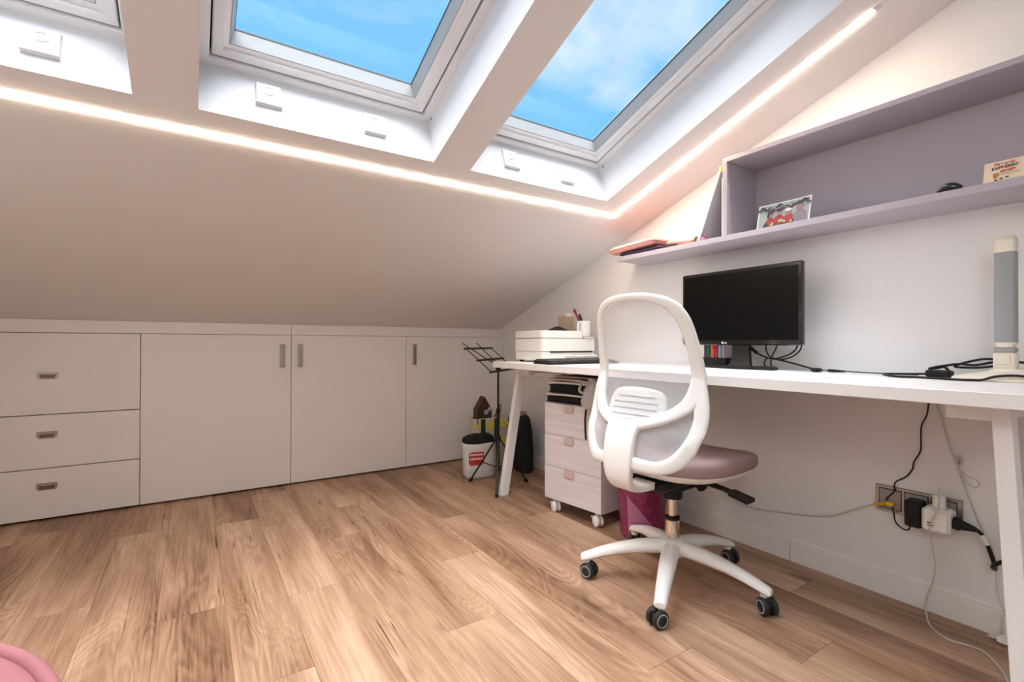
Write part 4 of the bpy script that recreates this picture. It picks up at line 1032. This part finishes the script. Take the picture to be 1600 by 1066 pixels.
layer('collar_print', M_PDARK, [ell(.34, .10, .06, .05), ell(.50, .06, .08, .04), ell(.255, .37, .03, .03), ell(.42, .42, .03, .03), ell(.70, .12, .015, .08)], .0024)
# glasses case
q = MB(); rs = []
for i in range(11):
    t = i / 10; w = math.sin(math.pi * (.08 + .84 * t)) ** .45
    rs.append([(-.188 + .006 * t + .020 * w * math.cos(a), -2.668 - .052 * t, TS + .0145 * w + .014 * w * math.sin(a)) for a in [2 * math.pi * j / 14 for j in range(14)]])
q.rings(rs, True); tag(q.build('gadget', M_GLOSS, None, smooth=60), 'small rounded black gadget on the shelf beside the cream card', 'gadget')
# lettered card
cd = empty('greeting_card', (-.195, -2.81, TS), label='cream card with red and black coffee lettering on the shelf', cat='card')
CY0, CY1, CH = -2.766, -2.858, .057
def cdp(y, z, off=0): return Vector((-.203 + (z) * .28 - off, y, TS + .0008 + z))
q = MB(); q.hexa([cdp(CY0, 0), cdp(CY1, 0), cdp(CY1, 0, -.0015), cdp(CY0, 0, -.0015), cdp(CY0, CH), cdp(CY1, CH), cdp(CY1, CH, -.0015), cdp(CY0, CH, -.0015)]); q.build('sheet', M_CARD, cd)
yd = Vector((.28, 0, 1)).normalized()
def ctext(nm, body, size, y, z, m, **k): text(nm, body, size, cdp(y, z, .0007), Vector((0, -1, .05)).normalized(), yd, m, cd, **k)
ctext('lettering_line', 'The new', .0115, -2.804, .0445, M_RED, italic=.2, bold=.0004)
ctext('lettering_line', 'EXPRESSO', .0110, -2.806, .0345, M_INK, bold=.0004)
ctext('lettering_line', 'mania', .0125, -2.813, .0245, M_RED, bold=.0006)
ctext('lettering_line', 'Collection', .0095, -2.815, .0160, M_INKG, italic=.3)
q = MB(); yy, zz = -2.790, .0135
poly = [(-.006, .009), (.006, .011), (.005, .001), (.001, -.004), (-.003, -.005), (-.005, .001)]
q.add([cdp(yy - a, zz + b, .0007) for a, b in poly], [tuple(range(6))]); q.build('cup_print', M_ORANGE, cd)
for a, b in ((-2.791, .004), (-2.801, .006), (-2.812, .008)):
    q = MB(); q.add([cdp(a + .004 * math.cos(t), b + .002 * math.sin(t), .0008) for t in [2 * math.pi * j / 8 for j in range(8)]], [tuple(range(8))]); q.build('bean_print', M_INK, cd)

# ------------------------------------------------------------------ sockets and plugs
so_ = empty('power_socket', (0, -2.563, .328), label='grey steel frame of wall sockets above the baseboard', cat='socket')
q = MB(); q.bbox(-.010, 0, -2.676, -2.450, .285, .372, .002); q.build('frame', M_STEEL, so_)
for y0, y1 in ((-2.522, -2.462), (-2.592, -2.532), (-2.662, -2.602)):
    q = MB(); q.bbox(-.0125, -.009, y0, y1, .296, .361, .0015); md_ = q.build('module', mat('module_grey', (.30, .28, .27), .4), so_)
    q = MB(); q.bbox(-.0112, -.0098, y0 - .002, y1 + .002, .2935, .3635, .0005); q.build('gap', M_BLACK, md_)
ad = empty('power_adapter', (-.03, -2.566, .268), label='black power adapter plugged in beside the white cube', cat='adapter')
q = MB(); q.bbox(-.062, -.013, -2.590, -2.546, .268, .352, .004); q.build('case', M_BLACK, ad)
cb = empty('plug_cube', (-.05, -2.63, .275), label='white cube multi-plug with USB ports on the wall socket', cat='plug')
q = MB(); q.bbox(-.078, -.013, -2.664, -2.594, .272, .346, .008); q.build('case', M_WPLAST, cb, smooth=30)
for z in (.292, .300): bx('usb_port', -.0785, -.074, -2.624, -2.610, z, z + .0035, M_BLACK, cb, 0)
MB().lathe([(.018, 0), (.018, .0006)], (-.045, -2.630, .3456), 20).build('socket_ring', M_LGREY, cb)
wp = empty('white_plug', (-.045, -2.63, .3465), label='white plug inserted in the top of the cube', cat='plug')
MB().lathe([(.0165, 0), (.017, .003), (.0165, .030), (.0145, .036), (.006, .040), (.0035, .058), (.002, .060)], (-.045, -2.63, .3465), 18).build('body', M_WPLAST, wp, smooth=35)
bk = empty('black_plug', (-.045, -2.6645, .31), label='black plug in the side of the white cube', cat='plug')
MB().lathe([(.019, 0), (.019, .014), (.014, .020), (.010, .040), (.0065, .052)], (-.045, -2.6645, .310), 18, (0, -1, -.12)).build('body', M_BLACK, bk, smooth=35)
def cable(name, pts, r, m, label, cat='cable'):
    q = MB(); q.tube(pts, r, 8); return tag(q.build(name, m, None, smooth=60), label, cat)
cable('power_cable', [(-.045, -2.716, .304), (-.042, -2.727, .292), (-.036, -2.738, .262), (-.030, -2.748, .222), (-.034, -2.752, .203), (-.05, -2.754, .206), (-.09, -2.760, .226), (-.12, -2.785, .255), (-.16, -2.83, .295), (-.20, -2.90, .34), (-.22, -2.96, .36)], .0055, M_BLACK, 'thick black power cable bent up past the desk leg')
q = MB(); q.tube([(-.0425, -2.7265, .293), (-.037, -2.737, .266)], .0068, 8, smooth_path=False); tag(q.build('cable_tag', M_PAPER), 'white tag wrapped round the thick black cable', 'tag')
cable('adapter_cable', [(-.006, -2.596, .718), (-.008, -2.591, .632), (-.008, -2.576, .589), (-.008, -2.574, .547), (-.008, -2.573, .506), (-.008, -2.556, .467), (-.008, -2.552, .443), (-.008, -2.535, .414), (-.012, -2.507, .389), (-.016, -2.504, .358), (-.018, -2.484, .328), (-.022, -2.500, .315), (-.026, -2.507, .290), (-.03, -2.513, .264), (-.033, -2.532, .248), (-.037, -2.550, .250), (-.038, -2.556, .268)], .0022, M_BLACK, 'thin black cable hanging from the desk to the adapter')
cable('lamp_cable', [(-.006, -2.612, .718), (-.006, -2.615, .659), (-.006, -2.630, .597), (-.006, -2.643, .539), (-.006, -2.661, .483), (-.006, -2.672, .439), (-.006, -2.687, .391), (-.006, -2.704, .344), (-.006, -2.721, .295), (-.006, -2.738, .263), (-.006, -2.750, .211), (-.006, -2.750, .164), (-.018, -2.757, .120), (-.022, -2.768, .088), (-.022, -2.775, .06)], .0018, M_CABLEW, 'thin white cable hanging down the wall to the floor plug')
q = MB(); q.tube([(-.006, -2.664, .473), (-.007, -2.684, .452), (-.007, -2.706, .444), (-.007, -2.713, .432), (-.007, -2.703, .420), (-.007, -2.687, .428), (-.008, -2.673, .450)], .0014, 6, closed=True); q.tube([(-.008, -2.667, .478), (-.012, -2.662, .495), (-.012, -2.668, .510), (-.008, -2.674, .495)], .003, 6, closed=True); tag(q.build('cable_tie', M_CABLEW, None, smooth=60), 'looped white tie on the hanging white cable', 'cable tie')
cable('plug_cable', [(-.045, -2.63, .4065), (-.068, -2.637, .396), (-.088, -2.640, .356), (-.086, -2.623, .305), (-.072, -2.614, .27), (-.055, -2.618, .211), (-.045, -2.620, .163), (-.032, -2.612, .110), (-.026, -2.597, .06), (-.03, -2.592, .02), (-.052, -2.600, .004), (-.108, -2.623, .003), (-.143, -2.651, .003), (-.16, -2.684, .003), (-.149, -2.720, .003), (-.149, -2.751, .003), (-.186, -2.784, .003), (-.235, -2.812, .003), (-.30, -2.84, .003), (-.36, -2.90, .003)], .0024, M_CABLEW, 'white cable running from the cube down and across the floor')
cable('network_cable', [(-.02, -1.70, .36), (-.014, -1.76, .29), (-.010, -1.811, .247), (-.008, -1.859, .216), (-.008, -1.905, .182), (-.008, -1.964, .165), (-.008, -2.048, .166), (-.008, -2.152, .182), (-.008, -2.247, .199), (-.008, -2.313, .219), (-.010, -2.375, .256), (-.014, -2.424, .288), (-.018, -2.453, .304)], .0026, M_CABLEW, 'pale network cable sagging along the wall to the socket')
q = MB(); q.tube([(-.018, -2.449, .302), (-.024, -2.470, .309), (-.026, -2.482, .313)], .0046, 8); q.bbox(-.034, -.013, -2.508, -2.484, .310, .324, .003); tag(q.build('cable_boot', M_YCAB), 'yellow boot of the network cable at the socket', 'connector')
fp = empty('euro_plug', (-.05, -2.77, 0), label='white flat plug lying by the baseboard near the desk leg', cat='plug')
q = MB(); q.bbox(-.064, -.034, -2.788, -2.760, .004, .020, .003); q.bbox(-.042, -.018, -2.796, -2.770, .002, .075, .004); q.build('body', M_WPLAST, fp)
for x in (-.058, -.046): q = MB(); q.tube([(x, -2.762, .012), (x - .002, -2.742, .012)], .0022, 8, smooth_path=False); q.build('pin', M_CHROME, fp)
# cables on the desk
cable('monitor_cable', [(-.085, -2.015, .90), (-.078, -2.035, .846), (-.074, -2.052, .826), (-.072, -2.070, .811), (-.07, -2.105, .797), (-.07, -2.155, .789), (-.07, -2.212, .776), (-.075, -2.262, .764), (-.085, -2.296, .757)], .0034, M_BLACK, 'black monitor cable running from the screen to a connector')
q = MB(); q.tube([(-.0765, -2.042, .836), (-.072, -2.066, .814)], .0072, 8, smooth_path=False); tag(q.build('ferrite_bead', M_BLACK), 'black ferrite bead on the cable behind the monitor', 'ferrite')
cable('video_cable', [(-.082, -2.109, .88), (-.08, -2.107, .830), (-.08, -2.118, .806), (-.082, -2.140, .794), (-.085, -2.168, .800), (-.085, -2.200, .812), (-.083, -2.222, .832), (-.080, -2.228, .86)], .0032, M_BLACK, 'black cable looping under the right half of the monitor')
cable('usb_cable', [(-.085, -2.155, .88), (-.085, -2.150, .838), (-.085, -2.136, .810), (-.087, -2.130, .782), (-.09, -2.132, .764), (-.093, -2.122, .757), (-.095, -2.110, .766), (-.09, -2.106, .782), (-.085, -2.120, .796), (-.08, -2.160, .791), (-.08, -2.205, .802), (-.078, -2.236, .83), (-.08, -2.240, .86)], .0028, M_BLACK, 'thin black cable with a small loop beside the monitor base')
q = MB(); q.bbox(-.120, -.090, -2.318, -2.292, DZ + .001, DZ + .014, .003); q.bbox(-.134, -.120, -2.312, -2.298, DZ + .003, DZ + .011, .001); tag(q.build('cable_connector', M_BLACK), 'black cable connector lying on the desk right of the monitor', 'connector')
cable('thin_cable', [(-.095, -2.318, .757), (-.07, -2.345, .756), (-.055, -2.375, .7545), (-.085, -2.375, .7545), (-.105, -2.345, .7545), (-.075, -2.335, .760), (-.045, -2.39, .7545), (-.045, -2.44, .7535), (-.05, -2.48, .7535), (-.04, -2.53, .7535), (-.05, -2.58, .7535)], .0018, M_BLACK, 'thin black cable looped and trailing along the desk edge at the wall')
cable('lamp_power_cable', [(-.06, -2.62, .760), (-.05, -2.56, .756), (-.06, -2.52, .7545), (-.10, -2.505, .7545), (-.18, -2.545, .7545), (-.212, -2.580, .7545), (-.20, -2.62, .7545), (-.215, -2.683, .7545), (-.225, -2.725, .7545), (-.210, -2.748, .7545), (-.206, -2.765, .7560), (-.200, -2.790, .766), (-.195, -2.83, .770), (-.20, -2.90, .762)], .0034, M_BLACK, 'black lamp cable curving over the cream lamp base')
q = MB(); q.bbox(-.105, -.065, -2.672, -2.612, DZ + .001, DZ + .022, .004); tag(q.build('power_brick', M_BLACK), 'small black power brick beside the lamp base', 'adapter')
cable('coiled_cable', [(-.085, -2.665, .770), (-.07, -2.650, .782), (-.06, -2.630, .778), (-.075, -2.615, .776), (-.095, -2.635, .782), (-.085, -2.660, .788), (-.06, -2.680, .792), (-.05, -2.715, .790), (-.045, -2.755, .800), (-.055, -2.765, .792), (-.06, -2.735, .785), (-.05, -2.70, .782), (-.06, -2.67, .786), (-.04, -2.72, .806), (-.045, -2.76, .808), (-.05, -2.82, .80), (-.05, -2.90, .79)], .0036, M_BLACK, 'bundled black cable coiled between power brick and lamp')
cable('printer_cable', [(-.40, -.965, .7160), (-.41, -.975, .695), (-.42, -1.000, .672), (-.43, -1.050, .662), (-.435, -1.095, .668), (-.43, -1.125, .688), (-.42, -1.135, .7160)], .0018, M_CABLEW, 'thin pale cable drooping under the desk beside the pedestal')
